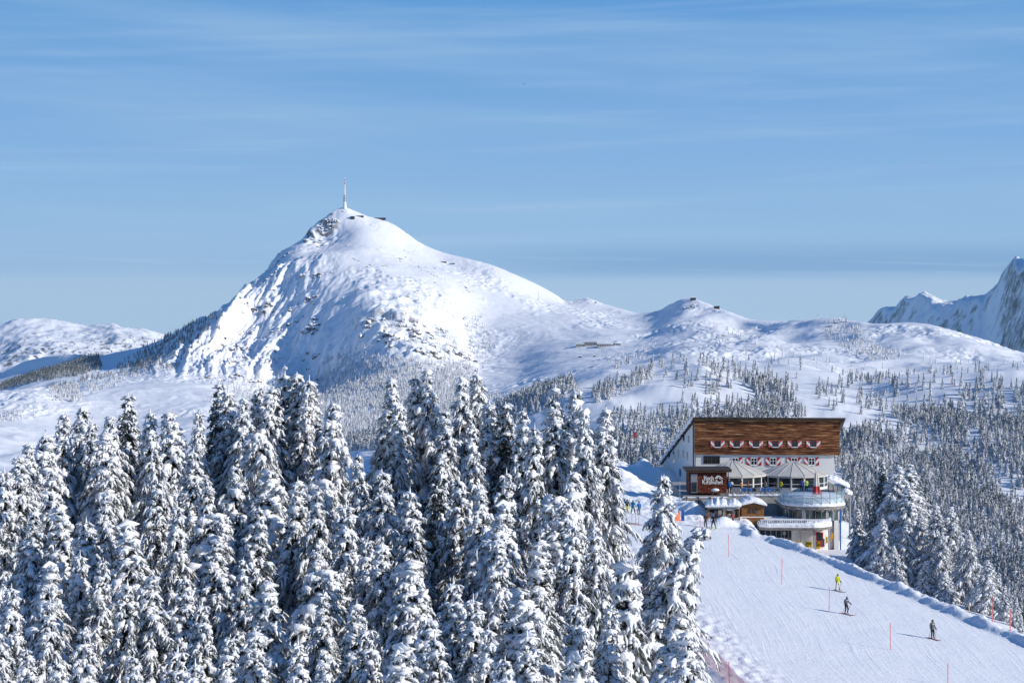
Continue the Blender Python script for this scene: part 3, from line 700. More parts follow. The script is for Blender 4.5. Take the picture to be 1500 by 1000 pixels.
for u, l, r in ((1077.0, 0, 1), (1104.5, 1, 1), (1132.5, 1, 1), (1163.6, 1, 1), (1189.0, 1, 1)):
    window(u, 675.6, 9.6, 11.0, -0.22, M['white'])
    if l: shutter(u - 11, u - 5.2, 670.0, 681.4, 1, -0.22)
    if r: shutter(u + 5.2, u + 11, 670.0, 681.4, -1, -0.22)
window(1042.4, 673.4, 24.4, 11.4, -0.22, M['brownframe'], cols=4, sill=False)
# small windows of the left gable wall
gw = (BLp - FLi); gl = gw.length; gdir = gw.normalized(); gn = Vector((gdir.y * -1, gdir.x, 0)); gn = gn if gn.x < 0 else -gn
def gable_win(t, z, w, h):
    p = FLi + gdir * gl * t
    m = MB(M['pane'], M['white']); c = [up(p, z), up(p + gdir * w, z), up(p + gdir * w, z + h), up(p, z + h)]
    m.prism([x - gn * 0.01 for x in c], gn * 0.03)
    m.use(1).prism([x - gn * 0.01 for x in (up(p, z + h), up(p + gdir * w, z + h), up(p + gdir * w, z + h + 0.12), up(p, z + h + 0.12))], gn * 0.06)
    m.prism([x - gn * 0.01 for x in (up(p, z - 0.12), up(p + gdir * w, z - 0.12), up(p + gdir * w, z), up(p, z))], gn * 0.06)
    m.build('gable_window', hotel)
for t, z, w, h in ((0.18, -21.0, 0.9, 1.1), (0.32, -21.0, 0.9, 1.1), (0.22, -23.6, 0.8, 1.3), (0.34, -23.5, 0.8, 1.3), (0.48, -23.6, 0.9, 1.3), (0.60, -24.6, 1.3, 1.8), (0.75, -24.3, 0.8, 1.2), (0.42, -26.3, 1.0, 1.1)):
    gable_win(t, z, w, h)

# ------------------------------------------------------------------ helper for axis-aligned pieces
def pbox(mb, u0, u1, v0, v1, d0, d1):
    """box whose front face at depth d0 spans photo columns u0..u1 and rows v0..v1"""
    mb.box(px(u0, d0), px(u1, d0), d0, d1, pz(v1, d0), pz(v0, d0)); return mb
ZTER = -25.95                                                              # terrace floor
# terrace block with snowy edge
terr = empty('terrace', (px(1115, 296), 296, -29), 'snow covered restaurant terrace with railing in front of the hotel', 'terrace')
b = MB(M['concrete']); b.box(px(1066, 290), px(1226, 294), 291.5, 314, -33, ZTER); b.box(px(1226, 294) + 0.003, px(1246, 294), 293.5, 314, ZTER - 0.5, ZTER - 0.003); b.box(px(1003, 289), px(1066, 290) - 0.003, 288.5, 314, -29, ZTER - 0.002)
b.build('floor_slab', terr)
b = MB(M['snow'])
for i in range(36):
    x0 = px(1068, 291) + i * 0.33
    h = 0.14 + 0.12 * g_.random(); b.box(x0, x0 + 0.325, 291.42 - 0.1 * g_.random(), 292.2, ZTER + 0.004, ZTER + h)
b.build('edge_snow', terr)
b = MB(M['grey'])
for u in np.arange(1072, 1146, 7.2): b.box(px(u, 292.4) - 0.03, px(u, 292.4) + 0.03, 292.37, 292.43, ZTER + 0.005, ZTER + 0.95)
for zz_ in (0.45, 0.92): b.box(px(1072, 292.4), px(1145, 292.4), 292.47, 292.52, ZTER + zz_, ZTER + zz_ + 0.05)
b.build('railing', terr)
# terrace chairs and tables read as dark blue and grey backs behind the railing
TCH = [(1075, 'grey'), (1081, 'grey'), (1088, 'bluepad'), (1093, 'bluepad'), (1100, 'bluepad'), (1105, 'dark'), (1111, 'grey'), (1117, 'bluepad'), (1124, 'bluepad'), (1131, 'bluepad'), (1138, 'dark')]
def deck_chair(x, y, m, label, group):
    t = empty('deck_chair', (x, y, ZTER), label, 'chair', group)
    MB(m).box(x - 0.26, x + 0.26, y - 0.02, y + 0.42, ZTER + 0.40, ZTER + 0.46).build('seat', t)
    MB(m).prism([(x - 0.26, y - 0.10, ZTER + 0.462), (x - 0.26, y - 0.04, ZTER + 0.462), (x - 0.26, y - 0.10, ZTER + 0.98), (x - 0.26, y - 0.15, ZTER + 0.98)], (0.52, 0, 0)).build('backrest', t)
    for sx_ in (-0.23, 0.23):
        for sy_ in (0.02, 0.38): MB(M['grey']).box(x + sx_ - 0.02, x + sx_ + 0.02, y + sy_ - 0.02, y + sy_ + 0.02, ZTER, ZTER + 0.40).build('leg', t)
for i, (u, mk) in enumerate(TCH):
    cname = {'grey': 'grey', 'bluepad': 'blue', 'dark': 'dark brown'}[mk]
    same = [q for q in TCH if q[1] == mk]; k = same.index((u, mk))
    deck_chair(px(u, 293.3), 293.3, M[mk], f'{cname} chair behind the terrace railing, ' + ('leftmost', 'second from left', 'third from left', 'fourth from left', 'fifth from left', 'sixth from left')[k] + f' of the {cname} chairs', 'chairs along the terrace railing')

# two round pavilions with canvas roofs
def pavilion(cu, d, r, za, label):
    cx = px(cu, d); ze = pz(697.5, d - r); z0 = ZTER + 0.004
    t = empty('pavilion', (cx, d, z0), label, 'pavilion', 'canvas roofed pavilions on the terrace')
    n = 16; a0 = math.pi / n
    ring = lambda rad, z: [Vector((cx + rad * math.cos(a0 + 2 * math.pi * k / n), d + rad * math.sin(a0 + 2 * math.pi * k / n), z)) for k in range(n)]
    m = MB(M['canvas']); R_ = [ring(r + 0.15, ze - 0.22), ring(r + 0.15, ze), ring(r * 0.62, ze + (za - ze) * 0.46), ring(r * 0.28, ze + (za - ze) * 0.80), ring(0.25, za)]
    vs = [p for q in R_ for p in q]; fs = [(i * n + k, i * n + (k + 1) % n, (i + 1) * n + (k + 1) % n, (i + 1) * n + k) for i in range(4) for k in range(n)] + [tuple(range(4 * n, 5 * n))]
    m.add(vs, fs); m.build('canvas_roof', t)
    m = MB(M['canvas'])
    for k in range(n): m.tube([R_[i][k] + Vector((0, 0, 0.02)) for i in range(1, 5)], 0.035, 4)
    m.build('roof_rib', t)
    lo, hi = ring(r - 0.12, z0), ring(r - 0.12, ze - 0.05)
    for k in range(n):
        a, c, e, f = lo[k], lo[(k + 1) % n], hi[(k + 1) % n], hi[k]
        ins = (Vector((cx, d, 0)) - up((a + c) / 2, 0)).normalized()
        if (a.y + c.y) / 2 > d + 1: continue
        m = MB(M['white']); side = (c - a).normalized()
        def bar(s0, s1, h0, h1, dep=0.07):
            m.prism([a + side * s0 + Vector((0, 0, h0)), a + side * s1 + Vector((0, 0, h0)), a + side * s1 + Vector((0, 0, h1)), a + side * s0 + Vector((0, 0, h1))], -ins * dep)
        Lw = (c - a).length; H_ = e.z - a.z
        bar(0, 0.10, 0, H_); bar(Lw - 0.10, Lw, 0, H_); bar(0.1, Lw - 0.1, 0, 0.32, 0.05); bar(0.1, Lw - 0.1, H_ * 0.42, H_ * 0.42 + 0.06, 0.05); bar(0.1, Lw - 0.1, H_ - 0.22, H_, 0.05)
        wf = m.build('window', t)
        m = MB(M['pane']); m.prism([a + side * 0.05 + Vector((0, 0, 0.1)), c - side * 0.05 + Vector((0, 0, 0.1)), e - side * 0.05 - Vector((0, 0, 0.1)), f + side * 0.05 - Vector((0, 0, 0.1))], ins * 0.03)
        pn = m.build('pane', None); pn.parent = wf; pn.matrix_parent_inverse = Matrix.Translation(-t.location)
pavilion(1072.7, 303.0, 4.6, pz(674.7, 303), 'left grey canvas pavilion with white framed windows, next to the brown sign house')
pavilion(1162.4, 304.5, 4.75, pz(676.0, 304.5), 'right grey canvas pavilion with white framed windows, behind the closed parasol')

# brown sign house with white blackletter writing
sg = empty('sign_house', (px(1036, 292), 294, ZTER - 0.3), 'small flat roofed rust brown shingle house with white lettering', 'house')
pbox(MB(M['shingle']), 1009, 1064.5, 691.5, 722, 292, 296.5).build('wall', sg)
b = MB(M['brownframe'], M['roofedge']); b.box(px(1005, 291.6), px(1071.5, 291.6), 291.5, 297.2, pz(691.3, 291.6), pz(689.2, 291.6)); b.use(1).box(px(1004.5, 291.5), px(1072, 291.5), 291.4, 297.3, pz(689.1, 291.5), pz(687.2, 291.5)); rfs = b.build('roof', sg)
b = MB(M['grey']); pbox(b, 1012, 1021.6, 694, 721.5, 291.93, 291.99); dr = b.build('door', sg)
b = MB(M['pane']); pbox(b, 1013, 1020.6, 706, 720.0, 291.89, 291.928); b.build('door_pane', sg)
# letters drawn with a broad nib held at 40 degrees
GLY = {
 'H': [[(0.1, 1.0), (0.14, 0.0)], [(0.14, 0.52), (0.58, 0.56)], [(0.58, 1.0), (0.60, 0.05), (0.70, 0.0)], [(0.0, 0.96), (0.2, 1.0)]],
 'o': [[(0.3, 0.62), (0.08, 0.48), (0.08, 0.12), (0.3, 0), (0.52, 0.14), (0.52, 0.48), (0.3, 0.62)]],
 'c': [[(0.5, 0.52), (0.3, 0.62), (0.08, 0.48), (0.08, 0.12), (0.3, 0), (0.5, 0.08)]],
 'h': [[(0.05, 1.0), (0.12, 0.9), (0.12, 0.02)], [(0.12, 0.48), (0.36, 0.62), (0.52, 0.48), (0.52, 0.1), (0.38, -0.14)]],
 'K': [[(0.1, 1.0), (0.14, 0.0)], [(0.14, 0.46), (0.62, 1.0)], [(0.30, 0.60), (0.58, 0.06), (0.72, 0.0)], [(0.0, 0.96), (0.2, 1.0)]],
 'i': [[(0.04, 0.55), (0.12, 0.6), (0.12, 0.08), (0.22, 0)], [(0.10, 0.84), (0.16, 0.88)]],
 't': [[(0.14, 0.9), (0.14, 0.1), (0.28, 0)], [(0.0, 0.62), (0.3, 0.62)]],
 'z': [[(0.05, 0.58), (0.42, 0.6), (0.15, 0.34), (0.42, 0.2), (0.35, -0.1), (0.08, -0.18)]],
 'b': [[(0.05, 1.0), (0.12, 0.9), (0.12, 0.1), (0.3, 0), (0.5, 0.14), (0.5, 0.48), (0.3, 0.62), (0.12, 0.5)]],
 'u': [[(0.04, 0.56), (0.12, 0.6), (0.12, 0.1), (0.28, 0), (0.48, 0.14)], [(0.48, 0.6), (0.48, 0.08), (0.58, 0)], [(0.16, 0.84), (0.20, 0.88)], [(0.40, 0.84), (0.44, 0.88)]],
 'e': [[(0.1, 0.3), (0.46, 0.42), (0.32, 0.62), (0.08, 0.48), (0.08, 0.12), (0.28, 0), (0.46, 0.1)]],
 'l': [[(0.05, 1.0), (0.12, 0.9), (0.12, 0.08), (0.24, 0)]],
}
ADV = dict(H=0.86, o=0.64, c=0.58, h=0.66, K=0.84, i=0.30, t=0.36, z=0.52, b=0.64, u=0.68, e=0.56, l=0.32)
def lettering(text, u0, u1, v_base, v_top, name):
    d = 291.985; tot = sum(ADV[c] for c in text); sx_ = (px(u1, d) - px(u0, d)) / tot; sz_ = pz(v_top, d) - pz(v_base, d)
    m = MB(M['white']); x = px(u0, d); zb = pz(v_base, d); nib = Vector((0.075 * math.cos(0.7) + 0.03, 0, 0.075 * math.sin(0.7)))
    lay = 0
    for ch in text:
        for st in GLY[ch]:
            for (xa, za_), (xb, zb_) in zip(st[:-1], st[1:]):
                pa, pb = Vector((x + xa * sx_, d, zb + za_ * sz_)), Vector((x + xb * sx_, d, zb + zb_ * sz_))
                tt = (pb - pa).normalized(); nn_ = Vector((-tt.z, 0, tt.x)) * 0.019
                h = nib * 0.26 + (nn_ if nn_.dot(nib) > 0 else -nn_)
                lay += 1
                m.prism([pa - h - tt * 0.02, pb - h + tt * 0.02, pb + h + tt * 0.02, pa + h - tt * 0.02], (0, -0.04 - 0.0009 * (lay % 40), 0))
        x += ADV[ch] * sx_
    return m.build(name, sg)
lettering('Hoch', 1031.0, 1045.6, 702.6, 696.6, 'lettering')
lettering('Kitzbuhel', 1028.6, 1058.8, 708.3, 702.6, 'lettering')
b = MB(M['white']); d = 291.985
for a, c in (((1047.5, 700.6), (1051.2, 696.0)), ((1051.2, 696.0), (1053.0, 698.0)), ((1049.6, 701.0), (1053.2, 696.4)), ((1053.2, 696.4), (1058.4, 701.0)), ((1053.4, 699.4), (1055.6, 701.4))):
    pa, pb = P(*a, d), P(*c, d); tt = (pb - pa).normalized(); h = Vector((-tt.z, 0, tt.x)) * 0.055
    b.prism([pa - h, pb - h, pb + h, pa + h], (0, -0.045 - 0.001 * len(b.v), 0))
b.build('mountain_emblem', sg)

# snow fence in front of the sign house, with drifts
fe = empty('fence', (px(1030, 287.5), 287.5, -26.6), 'low wooden fence half buried in snow in front of the sign house', 'fence')
for u in (1006, 1023, 1040.3, 1058.0): MB(M['brownframe']).box(px(u, 287.5) - 0.06, px(u, 287.5) + 0.06, 287.4, 287.52, -27.3, pz(726.8, 287.5)).build('post', fe)
b = MB(M['brownframe'], M['snow'])
for v in (729.5, 732.0): b.box(px(1000, 287.5), px(1066, 287.5), 287.525, 287.6, pz(v + 0.5, 287.5), pz(v - 0.5, 287.5))
b.use(1).box(px(1000, 287.5), px(1066, 287.5), 287.5, 287.62, pz(729.0, 287.5), pz(727.6, 287.5)); b.build('rail', fe)

# blob of snow: deformed sphere patch
def snow_blob(name, c, rx, ry, rz_, seed, parent=None, label=None, rough=0.25):
    g = np.random.default_rng(seed); n, mm = 22, 14; vs = []
    for j in range(mm + 1):
        ph = math.pi * j / mm
        for i in range(n):
            a = 2 * math.pi * i / n
            k = 1 + rough * float(fbm(np.array([math.cos(a) * 2 + seed]), np.array([ph * 2 + math.sin(a) * 2]), seed, 3)[0])
            vs.append((c[0] + rx * k * math.sin(ph) * math.cos(a), c[1] + ry * k * math.sin(ph) * math.sin(a), c[2] + rz_ * k * math.cos(ph)))
    m = MB(M['snow']); m.add(vs, [(j * n + i, (j + 1) * n + i, (j + 1) * n + (i + 1) % n, j * n + (i + 1) % n) for j in range(mm) for i in range(n)])
    o = m.build(name, parent, smooth=True)
    if label: tag(o, label, 'snow heap', None)
    return o
# snow covered arch in front of the sign house
ar = empty('snowy_archway', (px(1048, 289), 289, -26.2), 'small snow capped archway at the foot of the sign house', 'archway')
for u in (1044.1, 1051.5): b = MB(M['brownframe']); pbox(b, u - 0.9, u + 0.9, 717.5, 726, 288.9, 289.4); b.build('post', ar)
snow_blob('snow_cap', (px(1047.8, 289), 289.1, pz(717.6, 289)), 0.52, 0.45, 0.22, 41, ar)

# bar under the terrace
bar = empty('bar', (px(1062, 277), 279, -28.6), 'open snow bar with posts below the terrace and thick snow on its canopy', 'bar')
b = MB(M['concrete'], M['brownframe']); pbox(b, 1037.5, 1084, 742.5, 745, 276.6, 288.3); b.build('canopy', bar)
b = MB(M['snow']); vs = []; nb_ = 30
for i in range(nb_ + 1):
    u = 1033 + 53 * i / nb_; e = min(1, 5 * min(i / nb_, 1 - i / nb_) + 0.2)
    top = 742 - e * (5.5 + 3.2 * float(perlin(np.array([i * 0.35]), np.array([3.3]), 7)[0]) + 1.2 * g_.random())
    for (dd, vv_) in ((276.3, 742.4), (276.15, 0.45 * 742 + 0.55 * top), (276.6, top), (280, top - 4.5), (288.2, top - 6)): vs.append(P(u, vv_ if dd < 279 else vv_, dd))
fs = [(i * 5 + k, (i + 1) * 5 + k, (i + 1) * 5 + k + 1, i * 5 + k + 1) for i in range(nb_) for k in range(4)]
b.add(vs, fs).build('canopy_snow', bar, smooth=True)
b = MB(M['dark'], M['pane'], M['concrete']); pbox(b, 1038, 1084, 745.2, 762, 281, 281.2); b.build('rear_wall', bar)
for u0, u1, v0, v1, mk in ((1041, 1045, 748, 757, 'pane'), (1052, 1057, 747, 756, 'white'), (1060, 1064, 747, 757, 'canvas'), (1072, 1077, 748, 758, 'canvas'), (1079, 1083, 747, 757, 'pane'), (1046.5, 1050, 748, 758, 'grey')):
    b = MB(M[mk]); pbox(b, u0, u1, v0, v1, 280.9, 280.97); b.build('hatch', bar)
for u, w, mk in ((1037.8, 2.6, 'hutwood'), (1059.6, 1.4, 'concrete'), (1083, 1.8, 'hutwood'), (1063.5, 1.6, 'hutwood')):
    b = MB(M[mk]); pbox(b, u - w / 2, u + w / 2, 745.2, 766, 276.9, 277.15); b.build('post', bar)
b = MB(M['hutwood']); pbox(b, 1046, 1062, 755, 764, 277.3, 278); b.build('counter', bar)
snow_blob('parasol_snow', (px(1068, 277.5), 277.5, pz(744.8, 277.5)), 0.85, 0.6, 0.22, 43, bar)

# wooden hut
hut = empty('wooden_hut', (px(1102.5, 280), 281.6, -28.6), 'small honey coloured wooden hut with two windows and a thick snow roof', 'hut')
x0, x1 = px(1086.5, 280), px(1119, 280); zw, zapx = pz(741.5, 280), pz(737.0, 280)
b = MB(M['hutwood']); b.prism([(x0, 280, -28.7), (x1, 280, -28.7), (x1, 280, zw), ((x0 + x1) / 2, 280, zapx), (x0, 280, zw)], (0, 3.2, 0)); b.build('wall', hut)
b = MB(M['hutwood'])
for k in range(9): b.box(x0 - 0.02, x1 + 0.02, 279.955, 279.998, -28.4 + 0.24 * k, -28.4 + 0.24 * k + 0.05)
b.build('log_joint', hut)
for u in (1099.8, 1106.6):
    b = MB(M['brownframe']); pbox(b, u - 2.1, u + 2.1, 745.4, 751.0, 279.90, 279.95); w_ = b.build('window', hut)
    b = MB(M['pane']); pbox(b, u - 1.6, u + 1.6, 745.9, 750.5, 279.87, 279.898); pn = b.build('pane', None); pn.parent = w_; pn.matrix_parent_inverse = Matrix.Translation(-hut.location)
b = MB(M['brownframe']); xm = (x0 + x1) / 2
for s_ in (-1, 1):
    xe = xm + s_ * (x1 - x0) * 0.60; b.prism([(xm, 279.5, zapx + 0.02), (xe, 279.5, zw - 0.08), (xe, 279.5, zw + 0.03), (xm, 279.5, zapx + 0.13)], (0, 4.0, 0))
rfh = b.build('roof', hut)
b = MB(M['snow']); vs = []; n_ = 16
for j, dd in enumerate((279.42, 279.36, 279.5, 281.5, 283.4)):
    for i in range(n_ + 1):
        t = i / n_ * 2 - 1; base = zapx + 0.14 - (zapx - zw) * abs(t) * 1.05
        th = (0.0, 0.28, 0.50, 0.62, 0.55)[j] * (1 - 0.55 * abs(t) ** 4) * (1 + 0.12 * math.sin(i * 1.7 + j))
        vs.append((xm + t * (x1 - x0) * 0.62, dd, base + th))
b.add(vs, [(j * (n_ + 1) + i, j * (n_ + 1) + i + 1, (j + 1) * (n_ + 1) + i + 1, (j + 1) * (n_ + 1) + i) for j in range(4) for i in range(n_)])
sh_ = b.build('roof_snow', None, smooth=True); sh_.parent = rfh; sh_.matrix_parent_inverse = Matrix.Translation(-hut.location)
b = MB(M['white']); b.box(x0 - 0.5, x1 + 0.9, 279.2, 279.3, pz(757.4, 279.3), pz(756.2, 279.3)); b.build('snowy_rail', hut)

# ------------------------------------------------------------------ round terrace tower
tw = empty('round_tower', (px(1190, 284), 284, -32), 'round glazed restaurant tower with glass balustrade on its snowy roof terrace', 'tower')
CX, CY, RT = px(1190.5, 284), 284.0, 4.05
def arc(r, a0, a1, n, cx=CX, cy=CY): return [(cx + r * math.cos(a0 + (a1 - a0) * i / n), cy + r * math.sin(a0 + (a1 - a0) * i / n)) for i in range(n + 1)]
def drum(mb, r, z0, z1, n=40, cx=CX, cy=CY, stretch=7.0):
    """round front, straight sides running back"""
    o = arc(r, math.pi, 2 * math.pi, n, cx, cy) + [(cx + r, cy + stretch), (cx - r, cy + stretch)]
    return mb.prism([(x, y, z0) for x, y in o], (0, 0, z1 - z0))
zf, zg, zs, zl = pz(740.3, 280), pz(745.8, 280), pz(763.5, 279.8), pz(775, 278)
drum(MB(M['plaster']), RT + 0.05, zg - 0.02, zf - 0.42).build('roof_slab', tw)
drum(MB(M['ice']), RT + 0.10, zf - 0.415, zf - 0.16).build('roof_edge', tw)
b = MB(M['ice']); o = arc(RT + 0.09, math.pi * 1.12, math.pi * 1.93, 70)
for i, (x, y) in enumerate(o[:-1]):
    x2, y2 = o[i + 1]; h = 0.16 + 0.30 * max(0, math.sin(i * 0.9) * math.sin(i * 0.37)) + 0.16 * g_.random()
    if h > 0.27: b.prism([(x, y, zf - 0.40), (x2, y2, zf - 0.40), (x2, y2, zf - 0.40 - h), (x, y, zf - 0.40 - h * 0.8)], (0, 0.03, 0))
b.build('fascia', tw)
b = MB(M['snow']); prof = [(RT + 0.03, -0.17), (RT + 0.15, -0.15), (RT + 0.14, 0.02), (RT - 0.03, 0.30), (RT - 0.35, 0.85), (RT - 1.2, 1.08), (1.0, 1.12), (0.02, 1.14)]
rows_ = []
for r_, h_ in prof:
    ring_ = arc(r_, math.pi, 2 * math.pi, 40) + [(CX + r_, CY + 4), (CX - r_, CY + 4)]
    rows_.append([(x, y, zf + h_ + 0.09 * float(perlin(np.array([x * 1.1]), np.array([y * 1.1]), 5)[0]) * (r_ < RT)) for x, y in ring_])
vs = [p for r_ in rows_ for p in r_]; L_ = len(rows_[0])
b.add(vs, [(j * L_ + i, j * L_ + (i + 1) % L_, (j + 1) * L_ + (i + 1) % L_, (j + 1) * L_ + i) for j in range(len(rows_) - 1) for i in range(L_)])
b.build('terrace_snow', tw, smooth=True)
# glass balustrade: bent panes between posts
zb0, zb1 = zf + 0.10, pz(720.5, 280.2); angs = [math.pi * (1.0 + 1.0 * k / 11) for k in range(12)]
b = MB(M['grey'])
for a in angs:
    x, y = CX + (RT + 0.06) * math.cos(a), CY + (RT + 0.06) * math.sin(a); MB(M['grey']).tube([(x, y, zf - 0.25), (x, y, zb1)], 0.045, 6).build('balustrade_post', tw)
for k in range(11):
    for zz_ in (zb1 - 0.75,):
        b.tube([(x, y, zz_) for x, y in arc(RT + 0.05, angs[k], angs[k + 1], 4)], 0.022, 4)
b.build('handrail', tw)
for k in range(11):
    m = MB(M['balglass']); o = arc(RT + 0.015, angs[k] + 0.012, angs[k + 1] - 0.012, 4); i_ = arc(RT - 0.005, angs[k] + 0.012, angs[k + 1] - 0.012, 4)
    m.prism([(x, y, zb0) for x, y in o] + [(x, y, zb0) for x, y in i_[::-1]], (0, 0, zb1 - zb0)); m.build('glass_pane', tw)
for s_ in (-1, 1):
    m = MB(M['balglass']); m.box(CX + s_ * RT - 0.012, CX + s_ * RT + 0.012, CY + 0.05, CY + 4.2, zb0, zb1 + 0.05); m.build('glass_pane', tw)
# glazed storey
drum(MB(M['curvedglass']), RT - 0.30, zs - 0.4, zg - 0.022).build('curved_window', tw)
b = MB(M['grey'])
for k in range(15):
    a = math.pi * (1 + (k + 0.3) / 15); x, y = CX + (RT - 0.285) * math.cos(a), CY + (RT - 0.285) * math.sin(a)
    b.box(x - 0.03, x + 0.03, y - 0.03, y + 0.03, zs - 0.1, zg - 0.024)
b.build('mullion', tw)
for a, w_, mk in ((1.36, 0.5, 'canvas'), (1.62, 0.35, 'concrete'), (1.70, 0.3, 'canvas'), (1.22, 0.4, 'dark'), (1.48, 0.6, 'dark'), (1.80, 0.35, 'concrete')):
    x, y = CX + (RT - 0.31) * math.cos(math.pi * a), CY + (RT - 0.31) * math.sin(math.pi * a); tx, ty = -math.sin(math.pi * a), math.cos(math.pi * a)
    nx_, ny_ = math.cos(math.pi * a), math.sin(math.pi * a)
    b = MB(M[mk]); p0 = Vector((x - tx * w_ / 2 + nx_ * 0.03, y - ty * w_ / 2 + ny_ * 0.03, zs)); p1 = Vector((x + tx * w_ / 2 + nx_ * 0.03, y + ty * w_ / 2 + ny_ * 0.03, zs))
    b.prism([p0, p1, p1 + Vector((0, 0, zg - zs - 0.15)), p0 + Vector((0, 0, zg - zs - 0.15))], (-nx_ * 0.01, -ny_ * 0.01, 0)); b.build('curtain', tw)
# lower balcony slab with deep snow
BX0, BX1, BY = px(1112, 277), px(1220.5, 279), 280.2
def balcony(r_in, z0, z1, mb):
    o = [(BX0 + r_in, 284)] + [(BX0 + r_in, 277.4 + r_in)] + [(BX0 + (BX1 - BX0) * t, 276.3 + r_in + 0.3 * (1 - t)) for t in (0.1, 0.3, 0.5, 0.62)] + [(BX1 - 3.6 + (3.6 - r_in) * math.sin(a), 280.0 - (3.7 - r_in) * math.cos(a)) for a in np.linspace(0.25, 1.57, 12)] + [(BX1 - r_in, 284)]
    return mb.prism([(x, y, z0) for x, y in o][::1], (0, 0, z1 - z0))
balcony(0.0, zl + 0.03, zl + 0.36, MB(M['ice'])).build('balcony_slab', tw)
b = MB(M['snow'])
for k, (r_, h0, h1) in enumerate(((0.04, 0.363, 0.75), (0.14, 0.75, 0.98), (0.42, 0.98, 1.08))): balcony(r_, zl + h0, zl + h1, b)
b.build('balcony_snow', tw)
bs_ = MB(M['snow']); bs2_ = MB(M['snow'])
for k in range(46):
    t = k / 45; 
    if g_.random() < 0.22: continue
    if t < 0.62: x, y = BX0 + (BX1 - BX0) * (0.02 + t * 0.98), 276.75
    else:
        a = 0.25 + (t - 0.62) / 0.38 * 1.2; x, y = BX1 - 3.6 + 3.3 * math.sin(a), 280.0 - 3.3 * math.cos(a)
    h = 0.15 + 0.25 * g_.random(); (bs_ if t < 0.62 else bs2_).prism([(x - 0.14, y - 0.13, zl + 0.99), (x + 0.13, y - 0.13, zl + 0.99), (x + 0.13, y + 0.13, zl + 0.99), (x - 0.14, y + 0.13, zl + 0.99)], (0.03, 0.0, h))
bs_.build('railing_snow', tw); bs2_.build('railing_snow', tw)
b = MB(M['dark'])
for k in range(26):
    t = k / 25; x = BX0 + (BX1 - BX0) * (0.02 + t * 0.62); b.box(x - 0.025, x + 0.025, 276.6, 276.64, zl + 1.0, zl + 1.32)
b.build('balcony_railing', tw)
# lowest storey: dark glazing left, white wall, column, red door
b = MB(M['plaster']); o = [(px(1160, 279.4), 279.4)] + arc(RT - 0.75, math.pi * 1.30, 2 * math.pi, 24) + [(CX + RT - 0.75, CY + 7), (px(1160, 279.4), CY + 7)]
b.prism([(x, y, -32.6) for x, y in o], (0, 0, zl + 0.025 + 32.6)); b.build('lower_wall', tw)
b = MB(M['pane']); pbox(b, 1112, 1159.5, 776.2, 806, 280.2, 284); b.build('lower_glazing', tw)
b = MB(M['grey'])
for u in (1113, 1121, 1129, 1137, 1144.5, 1149, 1155, 1159.6): pbox(b, u - 0.45, u + 0.45, 775.6, 803, 280.05, 280.19)
pbox(b, 1112, 1160, 787, 788, 280.02, 280.048); b.build('glazing_bar', tw)
b = MB(M['concrete']); pbox(b, 1146.5, 1151, 778, 783, 279.9, 280.0); pbox(b, 1191.6, 1195.2, 775.6, 812, 279.4, 279.75); b.build('column', tw)
b = MB(M['red']); xdo = px(1200.8, 279.6); b.box(xdo - 0.45, xdo + 0.45, 279.62, 279.9, pz(801, 279.6), pz(779.4, 279.6)); dro = b.build('door', tw)
b = MB(M['pane']); b.box(xdo - 0.33, xdo + 0.33, 279.58, 279.617, pz(791, 279.6), pz(780.6, 279.6)); pn = b.build('door_pane', None); pn.parent = dro; pn.matrix_parent_inverse = Matrix.Translation(-tw.location)
b = MB(M['plaster']); b.box(px(1222.0, 281), px(1228.6, 281), 281, 282.2, -34, zs); b.build('pier', tw)
b = MB(M['bluepad']); b.tube([(px(1231.2, 280.6), 280.6, -32.5), (px(1231.2, 280.6), 280.6, zg)], 0.09, 8); b.build('drain_pipe', tw)
b = MB(M['grey']); b.tube([(px(1245, 295), 295, -33), (px(1245, 295), 295, pz(724, 295))], 0.15, 10); b.build('support_column', tw)
# yellow boards on the snow bank railing
for i, (u, v, d, w_, hh) in enumerate(((1170.5, 794.5, 274.2, 7.5, 5.0), (1184.5, 797.0, 273.2, 8.5, 8.5), (1198.5, 798.0, 272.6, 5.6, 11), (1206.4, 794.5, 273.2, 3.0, 12), (1211.3, 790.5, 274.4, 2.4, 9), (1215.5, 788.0, 275.8, 2.0, 8), (1219.4, 784.8, 277.2, 2.0, 8))):
    t = empty('yellow_board', P(u, v + hh / 2, d), 'yellow padded board on the railing below the round tower, ' + ('leftmost low one', 'wide one left of the column', 'tall one before the red door', 'narrow one right of the door', 'middle of right slim ones', 'second from the right end', 'rightmost slim one')[i], 'safety board', 'yellow boards along the railing')
    m = MB(M['yellow']); pbox(m, u - w_ / 2, u + w_ / 2, v - hh / 2, v + hh / 2, d, d + 0.08); m.build('board', t)
    m = MB(M['canvas']); pbox(m, u - w_ / 2 - 0.7, u - w_ / 2 - 0.1, v - hh / 2 - 2.5, v + hh / 2 + 3, d + 0.01, d + 0.09); m.build('post', t)

